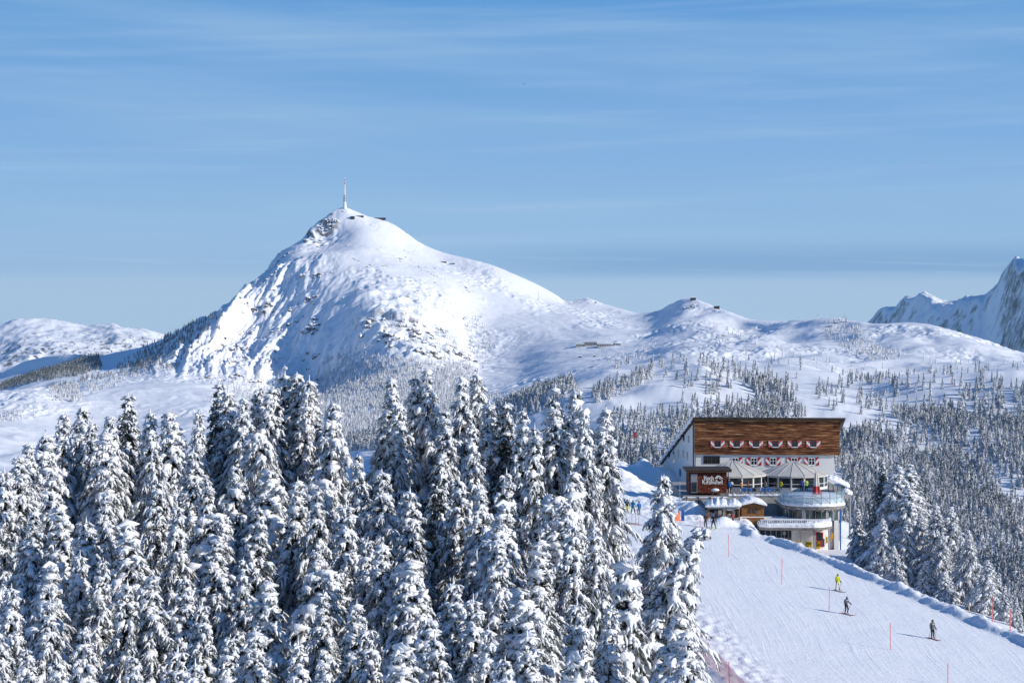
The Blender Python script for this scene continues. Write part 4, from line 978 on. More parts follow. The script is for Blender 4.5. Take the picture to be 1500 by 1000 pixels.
# closed parasol on the round terrace
pa = empty('closed_parasol', (px(1196, 281.6), 281.6, zf), 'closed cream and red parasol standing on the round terrace', 'parasol')
x, y = pa.location.x, 281.6; zt_, zm, zb_ = pz(688.5, 281.6), pz(711.5, 281.6), pz(723.5, 281.6)
def cone(mb, zs_, rs_, n=14, fold=0.16):
    vs = [(x + r_ * (1 + fold * (-1) ** k) * math.cos(2 * math.pi * k / n), y + r_ * (1 + fold * (-1) ** k) * math.sin(2 * math.pi * k / n), z_) for z_, r_ in zip(zs_, rs_) for k in range(n)]
    return mb.add(vs, [(j * n + k, j * n + (k + 1) % n, (j + 1) * n + (k + 1) % n, (j + 1) * n + k) for j in range(len(zs_) - 1) for k in range(n)] + [tuple(range((len(zs_) - 1) * n, len(zs_) * n))])
cone(MB(M['canvas']), (zm, (zm * 2 + zt_) / 3, (zm + zt_ * 2) / 3, zt_ - 0.1), (0.36, 0.30, 0.22, 0.07)).build('canvas', pa)
cone(MB(M['red']), (zb_, (zb_ + zm) / 2, zm - 0.003), (0.54, 0.42, 0.37)).build('red_hem', pa)
MB(M['white']).tube([(x, y, zf), (x, y, zt_ + 0.08)], 0.04, 6).build('pole', pa)
# snowy corner of the terrace, right
cr = empty('snowy_awning', (px(1230, 296), 297, ZTER), 'snow loaded awning at the right end of the terrace', 'awning')
b = MB(M['snow']); n1 = 18; vs = []
for j, dd in enumerate((295.6, 295.5, 296.2, 298.2, 299.6)):
    for i in range(n1 + 1):
        u = 1212.5 + 32.5 * i / n1; v = 698.5 + 13.0 * (i / n1) ** 1.2
        th = (-2.2, 1.5, 4.2, 5.2, 4.0)[j] * (0.75 + 0.5 * float(perlin(np.array([i * 0.45]), np.array([j * 0.6 + 2.0]), 9)[0])) * min(1, 5 * min(i / n1, 1 - i / n1) + 0.3)
        vs.append(P(u, v + 2.5 - th + (dd - 295.6) * -1.0, dd))
b.add(vs, [(j * (n1 + 1) + i, j * (n1 + 1) + i + 1, (j + 1) * (n1 + 1) + i + 1, (j + 1) * (n1 + 1) + i) for j in range(4) for i in range(n1)])
b.build('awning_snow', cr, smooth=True)
for u in (1214, 1221, 1228, 1235, 1241): MB(M['dark']).tube([(px(u, 296), 296.4 , ZTER), (px(u, 296), 296.4, pz(710, 296))], 0.05, 5).build('post', cr)
snow_blob('railing_snow', (px(1240, 294), 294.5, pz(722, 294)), 0.75, 0.8, 0.55, 48, cr, rough=0.5)
# ------------------------------------------------------------------ spruces near the camera
def frames(d):
    up = np.array([0, 0, 1.0]); s = np.cross(d, up); n = np.linalg.norm(s, axis=-1, keepdims=True)
    s = np.where(n > 1e-3, s / np.maximum(n, 1e-3), np.array([1.0, 0, 0])); return s, np.cross(s, d)
def spruce(seed, H, Rr, snow=1.0, bend=0.0, top_droop=0.0, density=1.0, bare_side=None, lump=1.0):
    """a spruce H metres tall; returns meshes trunk, crown, snow"""
    g = np.random.default_rng(seed)
    def axis(t):                                        # trunk line, bent towards the tip
        return np.array([bend * H * t ** 3 * 0.5, 0.12 * bend * H * t ** 3, H * t * (1 - 0.12 * abs(bend) * t * t) - top_droop * H * np.maximum(t - 0.86, 0) ** 2 * 18])
    sp = []                                             # branch spines: p0, dir, length, droop
    t = 0.05; az = g.uniform(0, 6.28)
    while t < 0.985:
        n = 4 if t > 0.9 else int(g.integers(5, 7))
        prof = 1.06 * (1 - t) ** 0.97
        for k in range(n):
            az += 2.39996 + g.uniform(-0.35, 0.35)
            L = (Rr * prof * g.uniform(0.62, 1.2) * (1.2 if g.random() < 0.12 else 1)) * 1.22 + 0.10
            el = -0.34 - 0.36 * (1 - t) + g.uniform(-0.2, 0.2)
            if t > 0.86: el += 0.5 * (t - 0.86) / 0.12
            sp.append((*axis(t + g.uniform(-0.006, 0.006)), math.cos(az) * math.cos(el), math.sin(az) * math.cos(el), math.sin(el), L, g.uniform(0.12, 0.38), t))
        t += (0.30 + 0.12 * g.random()) / H / density
    sp = np.array(sp)
    # fingers: drooping side shoots along each spine, and the spine's own outer length
    Pf, Df, Lf, Rf, Gf, Wf = [], [], [], [], [], []
    for b in sp:
        p0, d, L, dr, tt = b[:3], b[3:6], b[6], b[7], b[8]
        nf = max(5, int(L * 10.5 + 3.5))
        sd = np.cross(d, [0, 0, 1.0]); sd /= np.linalg.norm(sd) + 1e-6
        pos = np.concatenate([g.uniform(0.15, 1.0, nf), [0.3, 0.62]])
        big = g.random() < 0.16
        for i, s in enumerate(pos):
            p = p0 + d * L * s + np.array([0, 0, -dr * L * s * s])
            if i >= nf:
                dd = d + np.array([0, 0, -dr * (0.9 if i == nf else 1.6)]); l = L * 0.48; r = 0.062 + 0.017 * L
            else:
                sg = 1 if i % 2 else -1
                a = g.uniform(0.1, 1.0)
                dd = d * math.cos(a) + sd * sg * math.sin(a) + np.array([0, 0, -0.10 - 0.95 * g.random() ** 1.5])
                l = (0.27 * L + 0.20) * g.uniform(0.6, 1.4) * (1.15 - 0.45 * s); r = 0.026 + 0.0075 * L
                if big and s > 0.4: r *= 1.8
            Pf.append(p); Df.append(dd / np.linalg.norm(dd)); Lf.append(l); Rf.append(r * g.uniform(0.6, 1.45) * (0.4 + 0.6 * lump)); Gf.append(tt); Wf.append(1.9 if i >= nf else 1.2)
    Pf, Df, Lf, Rf, Gf, Wf = map(np.array, (Pf, Df, Lf, Rf, Gf, Wf)); n = len(Pf)
    # ---- snow: lumpy sausages lying on the fingers
    keep = g.random(n) < np.where(Gf > 0.8, 0.97, 0.86) * snow
    if bare_side is not None:
        a = np.arctan2(Pf[:, 1], Pf[:, 0]); keep &= (np.cos(a - bare_side[0]) < bare_side[1]) | (g.random(n) < 0.22)
    ps, ds, ls, rs, ws = Pf[keep], Df[keep], Lf[keep], Rf[keep], Wf[keep]; m = len(ps)
    MR, K = 5, 4
    tt = np.linspace(0, 1, MR); prof = np.array([0.55, 1.0, 1.15, 0.9, 0.3])
    s_, u_ = frames(ds)
    dro = g.uniform(0.15, 0.6, m)
    C = ps[:, None] + ds[:, None] * (ls[:, None] * (0.02 + 1.0 * tt))[..., None]
    C[..., 2] -= (dro * ls)[:, None] * tt ** 2
    rs = rs * (1 + 0.5 * sstep(0.8, 0.97, Gf[keep]))
    rad = rs[:, None] * prof[None] * g.uniform(0.5, 1.5, (m, MR))
    C += u_[:, None] * (rad * 0.55)[..., None]
    an = np.arange(K) * 2 * math.pi / K
    jit = g.uniform(0.75, 1.25, (m, MR, K))
    V = C[:, :, None] + s_[:, None, None] * (rad[..., None] * np.cos(an) * ws[:, None, None] * jit)[..., None] + u_[:, None, None] * (rad[..., None] * np.sin(an) * 0.85 * jit)[..., None]
    idx = np.arange(m * MR * K).reshape(m, MR, K); nx = np.roll(idx, -1, 2)
    q = np.stack([idx[:, :-1], nx[:, :-1], nx[:, 1:], idx[:, 1:]], -1).reshape(-1, 4)
    # snow caps on the leader
    tl = np.linspace(0.90, 1.0, 9); Ct = np.array([axis(t) for t in tl]); Kt = 6; at = np.arange(Kt) * 2 * math.pi / Kt
    rt = (0.012 + 0.13 * (1 - (tl - 0.9) / 0.1)) * g.uniform(0.7, 1.3, 9) * lump
    Vt = (Ct[:, None] + np.stack([np.cos(at), np.sin(at), 0 * at], -1)[None] * (rt[:, None] * g.uniform(0.7, 1.3, (9, Kt)))[..., None]).reshape(-1, 3)
    i_t = np.arange(9 * Kt).reshape(9, Kt) + m * MR * K; n_t = np.roll(i_t, -1, 1)
    qtip = np.stack([i_t[:-1], n_t[:-1], n_t[1:], i_t[1:]], -1).reshape(-1, 4)
    snow_me = npmesh('spruce_snow', np.concatenate([V.reshape(-1, 3), Vt]), [q, qtip, np.stack([idx[:, -1, 0], idx[:, -1, 1], idx[:, -1, 2]], -1), np.stack([idx[:, 0, 2], idx[:, 0, 1], idx[:, 0, 0]], -1)], [M['tree_snow']], smooth=True)
    # ---- needles: sprays below and beside every finger, and brown spines
    q_n = 8
    tf = g.random((n, q_n)); sg = g.choice([-1, 1], (n, q_n))
    s_, u_ = frames(Df)
    B = Pf[:, None] + Df[:, None] * (Lf[:, None] * tf * 1.08)[..., None]
    B[..., 2] -= 0.3 * Lf[:, None] * tf ** 2
    dirn = Df[:, None] * g.uniform(0.3, 1.0, (n, q_n, 1)) + s_[:, None] * (sg * g.uniform(0.2, 1.0, (n, q_n)))[..., None] + np.array([0, 0, -1.0]) * g.uniform(0.1, 0.9, (n, q_n, 1))
    dirn /= np.linalg.norm(dirn, axis=-1, keepdims=True)
    ln = g.uniform(0.16, 0.36, (n, q_n, 1)) * (1 - 0.55 * sstep(0.75, 0.95, Gf))[:, None, None] * (0.7 + 0.25 * np.minimum(Lf, 1.6))[:, None, None]
    wv = np.cross(dirn, g.normal(size=(n, q_n, 3))); wv /= np.linalg.norm(wv, axis=-1, keepdims=True) + 1e-6
    wv *= g.uniform(0.018, 0.042, (n, q_n, 1))
    A0 = B - wv; A1 = B + wv; A2 = B + dirn * ln * 0.6 + wv * 0.9; A3 = B + dirn * ln
    VV = np.stack([A0, A1, A2, A3], 2).reshape(-1, 3)
    f4 = np.arange(len(VV)).reshape(-1, 4)
    # dark inner sprays along spines
    ns = len(sp); qs = 12
    ti = g.random((ns, qs)) * 0.9
    Bi = sp[:, None, :3] + sp[:, None, 3:6] * (sp[:, 6][:, None] * ti)[..., None]; Bi[..., 2] -= (sp[:, 7] * sp[:, 6])[:, None] * ti ** 2
    di = g.normal(size=(ns, qs, 3)); di[..., 2] -= 0.8; di /= np.linalg.norm(di, axis=-1, keepdims=True)
    wi = np.cross(di, g.normal(size=(ns, qs, 3))); wi /= np.linalg.norm(wi, axis=-1, keepdims=True) + 1e-6; wi *= 0.05
    li = g.uniform(0.25, 0.5, (ns, qs, 1)) * np.minimum(1, 0.35 + sp[:, 6])[:, None, None]
    VI = np.stack([Bi - wi, Bi + wi, Bi + di * li * 0.6 + wi, Bi + di * li], 2).reshape(-1, 3)
    # limbs
    MRb, Kb = 4, 3; tb = np.linspace(0, 1, MRb)
    Cb = sp[:, None, :3] + sp[:, None, 3:6] * (sp[:, 6][:, None] * tb)[..., None]; Cb[..., 2] -= (sp[:, 7] * sp[:, 6])[:, None] * tb ** 2
    s2, u2 = frames(sp[:, 3:6]); rb = (0.012 + 0.014 * sp[:, 6])[:, None] * (1 - 0.8 * tb)
    ab = np.arange(Kb) * 2 * math.pi / Kb
    Vb = Cb[:, :, None] + s2[:, None, None] * (rb[..., None] * np.cos(ab))[..., None] + u2[:, None, None] * (rb[..., None] * np.sin(ab))[..., None]
    ib = np.arange(ns * MRb * Kb).reshape(ns, MRb, Kb) + len(VV) + len(VI); nb = np.roll(ib, -1, 2)
    qb = np.stack([ib[:, :-1], nb[:, :-1], nb[:, 1:], ib[:, 1:]], -1).reshape(-1, 4)
    fi = np.arange(len(VI)).reshape(-1, 4) + len(VV)
    allv = np.concatenate([VV, VI, Vb.reshape(-1, 3)])
    mi = np.concatenate([np.where(g.random(len(f4)) < 0.58 * min(1, snow + 0.1), 2, 0), np.zeros(len(fi), int), np.ones(len(qb), int)])
    crown_me = npmesh('spruce_crown', allv, [f4, fi, qb], [M['needles'], M['bark'], M['frost']], mi, smooth=False)
    # ---- trunk
    tk = np.linspace(0, 1, 14); K = 8; vs = []
    for t in tk:
        c = axis(t) - np.array([0, 0, 0.7 * (t == 0)]); r = 0.011 * H * (1 - t) ** 0.9 + 0.015
        vs += [c + np.array([math.cos(a), math.sin(a), 0]) * r * (1 + 0.1 * g.normal()) for a in np.arange(K) * 2 * math.pi / K]
    it = np.arange(14 * K).reshape(14, K); nt_ = np.roll(it, -1, 1)
    qt = np.stack([it[:-1], nt_[:-1], nt_[1:], it[1:]], -1).reshape(-1, 4)
    trunk_me = npmesh('spruce_trunk', np.array(vs), [qt], [M['bark']])
    return trunk_me, crown_me, snow_me

VAR = {
    'slim':   [spruce(1, 16, 2.5), spruce(2, 18, 2.7, bend=0.05), spruce(21, 15, 2.3, snow=0.92, lump=0.85)],
    'broad':  [spruce(3, 18, 3.7), spruce(4, 17, 3.9, bend=-0.04, lump=1.1), spruce(22, 19, 3.3, lump=0.9, bend=0.03)],
    'heavy':  [spruce(5, 15, 3.0, lump=1.3), spruce(6, 15, 3.3, lump=1.35, bend=0.06), spruce(23, 14, 3.4, lump=1.35, bend=-0.08)],
    'bent':   [spruce(7, 15, 2.9, bend=0.22, top_droop=0.7, lump=1.35), spruce(8, 14, 2.9, bend=-0.25, top_droop=0.8, lump=1.35)],
    'dark':   [spruce(9, 18, 3.0, snow=0.62, bare_side=(R(200), 0.1))],
    'leaning': [spruce(10, 12, 2.6, bend=0.38, lump=1.3)],
    'small':  [spruce(12, 9, 1.8, lump=1.1)],
}
VH = {'slim': (16, 18, 15), 'broad': (18, 17, 19), 'heavy': (15, 15, 14), 'bent': (15, 14), 'dark': (18,), 'leaning': (12,), 'small': (9,)}
LOOK = {'slim': 'slim spruce with narrow snowy tip', 'broad': 'broad spruce with thick snowy boughs', 'heavy': 'spruce buried under fat snow lumps', 'bent': 'snowy spruce with rounded drooping tip', 'dark': 'dark spruce with bare green boughs', 'leaning': 'snowy spruce leaning right', 'small': 'small snowy spruce'}
def place_spruce(u, v, style, label, d=None, base=None, vi=0, group='snow laden spruces in the foreground forest', wide=1.0, rz=None):
    wide *= 1.15
    if d is None:
        d = float(np.interp(v, [540, 600, 700, 800, 900, 1000], [158, 150, 128, 111, 97, 86]))
    top = P(u, v, d)
    var = VAR[style][vi % len(VAR[style])]; H0 = VH[style][vi % len(VH[style])]
    zb = g1(top.x, d) if base is None else base
    # the tip of a bent tree stands off its foot
    s = (top.z - zb) / (H0 * (0.98 if style not in ('bent', 'leaning') else 0.91))
    t = empty('spruce', (top.x - (0.0 if style != 'leaning' else 0.19 * 12 * s), d, zb), label, 'tree', group, rz if rz is not None else (0 if style == 'leaning' else rng.uniform(0, 6.28) if style not in ('bent', 'dark') else rng.uniform(-0.5, 0.5)))
    wide *= rng.uniform(0.84, 1.18)
    sw = s * wide if s < 1 else (0.5 + 0.5 * s) * wide
    t.scale = (sw, sw, s)
    t.rotation_euler.x, t.rotation_euler.y = rng.normal() * 0.016, rng.normal() * 0.016
    for nm, me in zip(('trunk', 'crown', 'snow_cover'), var): link(nm, me, t)
    return t
_o = 'first second third fourth fifth sixth seventh eighth ninth'.split()
ORD = ['leftmost'] + [w + ' from left' for w in _o[1:] + 'tenth eleventh twelfth thirteenth fourteenth fifteenth sixteenth seventeenth eighteenth nineteenth twentieth'.split() + ['twenty-' + w for w in _o] + ['thirtieth'] + ['thirty-' + w for w in _o] + ['fortieth'] + ['forty-' + w for w in _o]]
TREES = [  # photo column, row of the tip, kind
    (40, 655, 'broad'), (72, 636, 'slim'), (140, 618, 'slim'), (172, 612, 'broad'), (236, 632, 'broad'), (290, 604, 'slim'), (352, 588, 'broad'), (426, 572, 'slim'), (586, 574, 'broad'), (720, 590, 'broad'), (816, 590, 'slim'), (858, 612, 'slim'),
    (5, 690, 'slim'), (24, 672, 'broad'), (57, 642, 'heavy'), (93, 606, 'slim'), (119, 600, 'broad'), (154, 639, 'heavy'), (192, 582, 'dark'), (216, 604, 'slim'), (255, 609, 'heavy'), (273, 661, 'slim'), (315, 566, 'dark'), (334, 573, 'slim'), (371, 566, 'slim'), (384, 584, 'broad'), (398, 573, 'dark'), (409, 546, 'slim'), (441, 548, 'broad'), (455, 558, 'slim'), (479, 595, 'heavy'), (411, 612, 'bent'),
    (532, 669, 'slim'), (563, 556, 'broad'), (574, 592, 'slim'), (602, 551, 'slim'), (629, 549, 'broad'), (652, 604, 'slim'), (673, 554, 'broad'), (698, 549, 'slim'), (700, 628, 'slim'), (739, 596, 'dark'), (761, 602, 'slim'), (778, 624, 'slim'), (799, 568, 'slim'), (836, 576, 'heavy'), (877, 600, 'slim'), (854, 700, 'bent'),
    (35, 750, 'broad'), (75, 690, 'slim'), (95, 745, 'heavy'), (128, 760, 'slim'), (165, 727, 'broad'), (205, 770, 'heavy'), (227, 704, 'slim'), (257, 742, 'slim'), (273, 734, 'bent'), (300, 700, 'slim'), (366, 745, 'slim'), (390, 693, 'heavy'), (429, 704, 'slim'), (438, 682, 'bent'), (470, 716, 'broad'), (345, 690, 'broad'), (500, 740, 'slim'), (563, 690, 'broad'), (634, 678, 'dark'), (600, 720, 'slim'), (668, 700, 'slim'), (698, 724, 'broad'), (721, 742, 'heavy'), (772, 751, 'bent'), (820, 696, 'heavy'), (745, 690, 'slim'), (877, 768, 'slim'), (845, 770, 'slim'), (800, 735, 'slim'),
    (20, 862, 'slim'), (57, 832, 'heavy'), (75, 880, 'broad'), (117, 815, 'slim'), (139, 820, 'slim'), (175, 850, 'slim'), (230, 850, 'broad'), (260, 846, 'slim'), (290, 880, 'slim'), (312, 797, 'broad'), (381, 856, 'heavy'), (350, 820, 'slim'), (424, 812, 'bent'), (460, 800, 'slim'), (480, 870, 'broad'), (515, 884, 'slim'), (563, 800, 'broad'), (597, 827, 'heavy'), (629, 802, 'bent'), (660, 850, 'slim'), (690, 880, 'slim'), (735, 793, 'broad'), (790, 791, 'slim'), (822, 853, 'bent'), (760, 870, 'heavy'), (530, 790, 'slim'), (850, 880, 'slim'),
    (0, 925, 'slim'), (45, 950, 'slim'), (135, 925, 'broad'), (246, 950, 'slim'), (200, 960, 'slim'), (326, 935, 'slim'), (366, 928, 'broad'), (438, 942, 'slim'), (544, 917, 'slim'), (590, 950, 'heavy'), (615, 910, 'heavy'), (652, 934, 'slim'), (712, 922, 'slim'), (790, 930, 'broad'), (887, 893, 'slim'), (85, 965, 'slim'), (480, 960, 'slim'), (280, 975, 'slim'), (740, 965, 'slim'), (840, 960, 'heavy'),
    (905, 836, 'small'), (965, 911, 'heavy'), (1004, 934, 'broad'),
]
rowsT = [('back row', 0, 665), ('second row', 665, 790), ('third row', 790, 890), ('front row', 890, 2000)]
for nm, a, b in rowsT:
    lst = sorted([t for t in TREES if a <= t[1] < b])
    for i, (u, v, st) in enumerate(lst):
        place_spruce(u, v, st, f'{LOOK[st]}, {ORD[i]} in {nm} of foreground forest', vi=i)
place_spruce(965, 700, 'broad', 'lone tall snowy spruce standing before the hotel piste, left of the leaning spruce', d=138, vi=1, wide=0.92, group='snow laden spruces in the foreground forest')
place_spruce(1021, 792, 'leaning', 'snow laden spruce with tip leaning right over the piste edge', d=126, wide=1.1)
RIGHT = [(1257, 747, 'small', 272, 'small sparse spruce close to the right corner of the hotel'), (1293, 678, 'dark', 268, 'tallest dark green spruce right of the hotel, bare on its left side'), (1314, 685, 'heavy', 262, 'snowy spruce just right of the tallest dark spruce beyond the piste edge'), (1328, 682, 'broad', 266, 'broad snowy spruce in the tall cluster right of the hotel'), (1338, 713, 'heavy', 259, 'fat white spruce on the right side of the tall cluster beyond the piste'), (1297, 760, 'heavy', 252, 'thick white spruce in front of the tall dark spruce at the snow bank'), (1329, 763, 'heavy', 251, 'thick white spruce second from left along the snow bank'), (1350, 752, 'broad', 255, 'shaded spruce between two white clusters beyond the snow bank'), (1371, 741, 'broad', 250, 'tall spruce in the middle of the row beyond the snow bank'), (1395, 744, 'broad', 250, 'tall spruce right of the middle beyond the snow bank'), (1357, 822, 'heavy', 243, 'low rounded white spruce leaning on the snow bank'), (1388, 839, 'heavy', 239, 'small white spruce peeping over the snow bank'), (1408, 786, 'slim', 243, 'narrow spruce with open boughs beyond the snow bank'), (1420, 777, 'broad', 241, 'spruce with open boughs right along the snow bank'), (1447, 821, 'heavy', 235, 'pointed white spruce near the yellow marker post'), (1461, 839, 'slim', 236, 'thin spruce behind the red markers at the right edge'), (1472, 859, 'small', 231, 'small spruce between the two right red markers'), (1489, 876, 'small', 228, 'smallest spruce by the far right red marker'), (1380, 780, 'broad', 247, 'spruce filling the gap in the row beyond the snow bank'), (1432, 840, 'heavy', 240, 'slender half hidden spruce left of the pointed white spruce'), (1312, 800, 'heavy', 247, 'half buried spruce below the tall cluster on the snow bank'), (1497, 905, 'small', 222, 'tiny spruce cut by the right edge of the view')]
for i, (u, v, st, d, lab) in enumerate(RIGHT):
    p = P(u, v, d); zb = g1(p.x, d)
    place_spruce(u, v, st, lab, d=d, vi=i, base=min(zb, p.z - (6 if st != 'small' else 3.5)), wide=1.35 if st in ('heavy', 'broad') else 1.12, group='spruces beyond the piste edge', rz=R(0) if st == 'dark' else None)

# ------------------------------------------------------------------ far forest
def far_material(nm='far_spruce', lo=0.78, hi=1.18):
    m = bpy.data.materials.new(nm); m.use_nodes = True
    t = m.node_tree; b = t.nodes['Principled BSDF']; b.inputs['Roughness'].default_value = 0.85; b.inputs['Specular IOR Level'].default_value = 0.1
    g = N(t, 'ShaderNodeNewGeometry'); sp_ = N(t, 'ShaderNodeSeparateXYZ'); t.links.new(g.outputs['Normal'], sp_.inputs[0])
    n = N(t, 'ShaderNodeTexNoise'); n.inputs['Scale'].default_value = 0.55; n.inputs['Detail'].default_value = 3
    t.links.new(g.outputs['Position'], n.inputs['Vector'])
    a = N(t, 'ShaderNodeMath', operation='MULTIPLY_ADD'); t.links.new(n.outputs['Fac'], a.inputs[0]); a.inputs[1].default_value = 1.5; t.links.new(sp_.outputs['Z'], a.inputs[2])
    r = N(t, 'ShaderNodeMapRange'); t.links.new(a.outputs[0], r.inputs['Value']); r.inputs['From Min'].default_value, r.inputs['From Max'].default_value = lo, hi
    mx = N(t, 'ShaderNodeMix', data_type='RGBA'); t.links.new(r.outputs[0], mx.inputs['Factor']); mx.inputs['A'].default_value = (0.035, 0.045, 0.035, 1); mx.inputs['B'].default_value = (0.78, 0.79, 0.81, 1)
    t.links.new(mx.outputs['Result'], b.inputs['Base Color'])
    return m
M['far_spruce'] = far_material()
M['dark_spruce'] = far_material('shade_dark_spruce', 1.05, 1.55)  # darker copy of far_spruce: the left ridge's shade put into the tree colour
def far_base(seed, L=9, K=9, rad=0.155):
    """unit-height spruce of jagged skirts"""
    g = np.random.default_rng(seed); vs, fs = [], []
    for l in range(L):
        f = l / L; z1 = min(1.0, 0.06 + f * 0.94 + 0.17 * (1 - 0.4 * f)); z0 = 0.02 + f * 0.92
        r = rad * (1 - f) ** 0.85 * g.uniform(0.85, 1.15) + 0.012
        c = len(vs); vs.append((g.normal() * 0.004, g.normal() * 0.004, z1)); a0 = g.uniform(0, 6)
        for k in range(2 * K):
            a = a0 + math.pi * k / K; q = r * (g.uniform(0.85, 1.25) if k % 2 == 0 else g.uniform(0.45, 0.62))
            vs.append((q * math.cos(a), q * math.sin(a), z0 + (g.uniform(-0.02, 0.012) if k % 2 == 0 else 0.035)))
        for k in range(2 * K): fs.append((c, c + 1 + k, c + 1 + (k + 1) % (2 * K)))
    return np.array(vs), np.array(fs)
FB = [far_base(100 + i, rad=r) for i, r in enumerate((0.15, 0.17, 0.19, 0.165, 0.21))]
FB_LO = [far_base(200 + i, L=6, K=5, rad=r) for i, r in enumerate((0.16, 0.19, 0.22))]
REG = [
    ([(880, 500), (1500, 522), (1600, 560), (1200, 556), (900, 560)], 0.30, 0.7), ([(1030, 475), (1110, 492), (1120, 520), (1060, 516)], 0.9, 0.8), ([(230, 500), (330, 455), (350, 470), (250, 545), (160, 560)], 3.0, 0.5),  # polygon in photo coordinates of the ground, trees per 1000 m2, clumping
    ([(690, 700), (760, 668), (840, 660), (880, 640), (900, 612), (950, 604), (1010, 612), (1060, 606), (1100, 600), (1140, 596), (1185, 632), (1240, 640), (1290, 612), (1340, 606), (1400, 600), (1450, 585), (1520, 572), (1850, 572), (1850, 990), (690, 990)], 26, 0.68),
    ([(1000, 540), (1060, 536), (1130, 545), (1170, 570), (1150, 600), (1000, 606)], 2.6, 0.5),
    ([(1095, 560), (1140, 565), (1190, 620), (1120, 606)], 15, 0.2),
    ([(1190, 556), (1330, 560), (1400, 556), (1520, 548), (1520, 590), (1290, 615), (1200, 600)], 4.0, 0.7),
    ([(700, 606), (745, 592), (800, 574), (835, 562), (850, 572), (800, 598), (740, 632), (690, 690)], 14, 0.2),
    ([(868, 578), (895, 558), (955, 544), (955, 556), (905, 580), (868, 592)], 15, 0.2),
    ([(1196, 468), (1236, 468), (1265, 486), (1290, 508), (1322, 514), (1326, 528), (1268, 528), (1240, 516), (1215, 498)], 6, 0.5),
    ([(1040, 470), (1100, 490), (1110, 525), (1060, 515)], 0.25, 0.8),
    ([(700, 590), (760, 588), (830, 574), (830, 566), (760, 576), (700, 584)], 7, 0.3),
    ([(470, 528), (520, 508), (560, 520), (620, 528), (690, 534), (704, 570), (690, 660), (440, 660), (455, 580)], 14, 0.3),
    ([(515, 466), (560, 462), (640, 470), (670, 505), (690, 532), (560, 520), (510, 505)], 3.5, 0.75),
    ([(678, 465), (705, 462), (728, 512), (716, 535), (690, 520)], 5, 0.5),
    ([(575, 442), (615, 440), (625, 452), (580, 454)], 1.2, 0.6),
    ([(-420, 575), (0, 548), (36, 528), (108, 518), (144, 520), (150, 540), (110, 552), (60, 558), (0, 572), (-420, 620)], 11, 0.15),
    ([(70, 567), (112, 562), (120, 588), (78, 588)], 11, 0.1), ([(112, 556), (160, 546), (182, 562), (132, 577)], 2.6, 0.4),
    ([(-200, 610), (0, 602), (52, 602), (52, 615), (-200, 630)], 8, 0.3), ([(168, 540), (230, 492), (320, 458), (326, 474), (240, 526), (190, 548)], 1.5, 0.7),
    ([(285, 520), (335, 530), (345, 570), (300, 596)], 0.8, 0.7), ([(335, 560), (400, 545), (455, 540), (470, 660), (335, 660)], 4, 0.6),
    ([(540, 575), (620, 560), (620, 590), (545, 600)], 3, 0.3),
]
gt = np.random.default_rng(77)
ptsF = []
for poly, dens, clump in REG:
    us_, vs_ = [p[0] for p in poly], [p[1] for p in poly]
    u0, u1 = min(us_), max(us_)
    nn = 500000
    uu = gt.uniform(u0, u1, nn); dd = np.sqrt(gt.uniform(1350.0 ** 2, 7150.0 ** 2, nn))
    area = (u1 - u0) / F * (7150.0 ** 2 - 1350.0 ** 2) / 2
    X = (uu - CU) / F * dd; Zq = mz(X, dd); vv = HV - Zq / dd * F
    pr = dens / 1000 * area / nn
    cl = sstep(-0.25, 0.35, fbm(X / 110, dd / 150, 301, 3)) * clump + (1 - clump)
    k = in_poly(uu, vv, poly) & (gt.random(nn) < pr * cl * (1 + 0.0 * dd))
    if pr > 1: print('REG undersampled', poly[0], pr)
    ptsF.append(np.stack([X[k], dd[k], Zq[k], vv[k], uu[k]], 1))
ptsF = np.concatenate(ptsF)
hF = np.where(ptsF[:, 1] < 4000, gt.uniform(11, 21, len(ptsF)), gt.uniform(8, 16, len(ptsF))) * np.where(gt.random(len(ptsF)) < 0.15, 0.6, 1)
# keep only trees with something of them in view (not behind a nearer ridge)
def visible(p, h):
    ok = np.ones(len(p), bool); vt = HV - (p[:, 2] + h) / p[:, 1] * F
    rowmax = np.maximum.accumulate(Zm / Dg, axis=0)
    ci = np.clip(((p[:, 4] - US[0]) / (US[1] - US[0])).astype(int), 0, len(US) - 1); ri = np.clip(np.searchsorted(ROWS, p[:, 1]) - 2, 0, len(ROWS) - 1)
    return (p[:, 2] + h) / p[:, 1] > rowmax[ri, ci]
kv = visible(ptsF, hF); ptsF, hF = ptsF[kv], hF[kv]
print('far trees', len(ptsF), [len(m.polygons) for m in bpy.data.meshes if m.name.startswith('spruce_')])
inframe = (ptsF[:, 4] > 900) & (ptsF[:, 4] < 1500) & (ptsF[:, 3] < 880)
behind_house = (ptsF[:, 4] > 985) & (ptsF[:, 4] < 1245) & (ptsF[:, 3] > 612)
score = np.where(inframe & ~behind_house, hF / ptsF[:, 1], 0)
NEAR_N = 150
sel = np.argsort(-score)[:NEAR_N]; single = np.zeros(len(ptsF), bool); single[sel] = True
mesF = [npmesh('slope_spruce', v, [f], [M['far_spruce']], smooth=False) for v, f in FB]
for i in sel:
    o = link('slope_spruce', mesF[i % 5])
    s = hF[i] * 1.0; o.location = (ptsF[i, 0], ptsF[i, 1], ptsF[i, 2] - 0.03 * s); o.scale = (s, s, s); o.rotation_euler = (0, 0, gt.uniform(0, 6.28))
    tag(o, 'frosted spruce low in the dense forest on the slope right of the hotel', 'tree', 'nearest spruces of the forest on the slope behind the hotel')
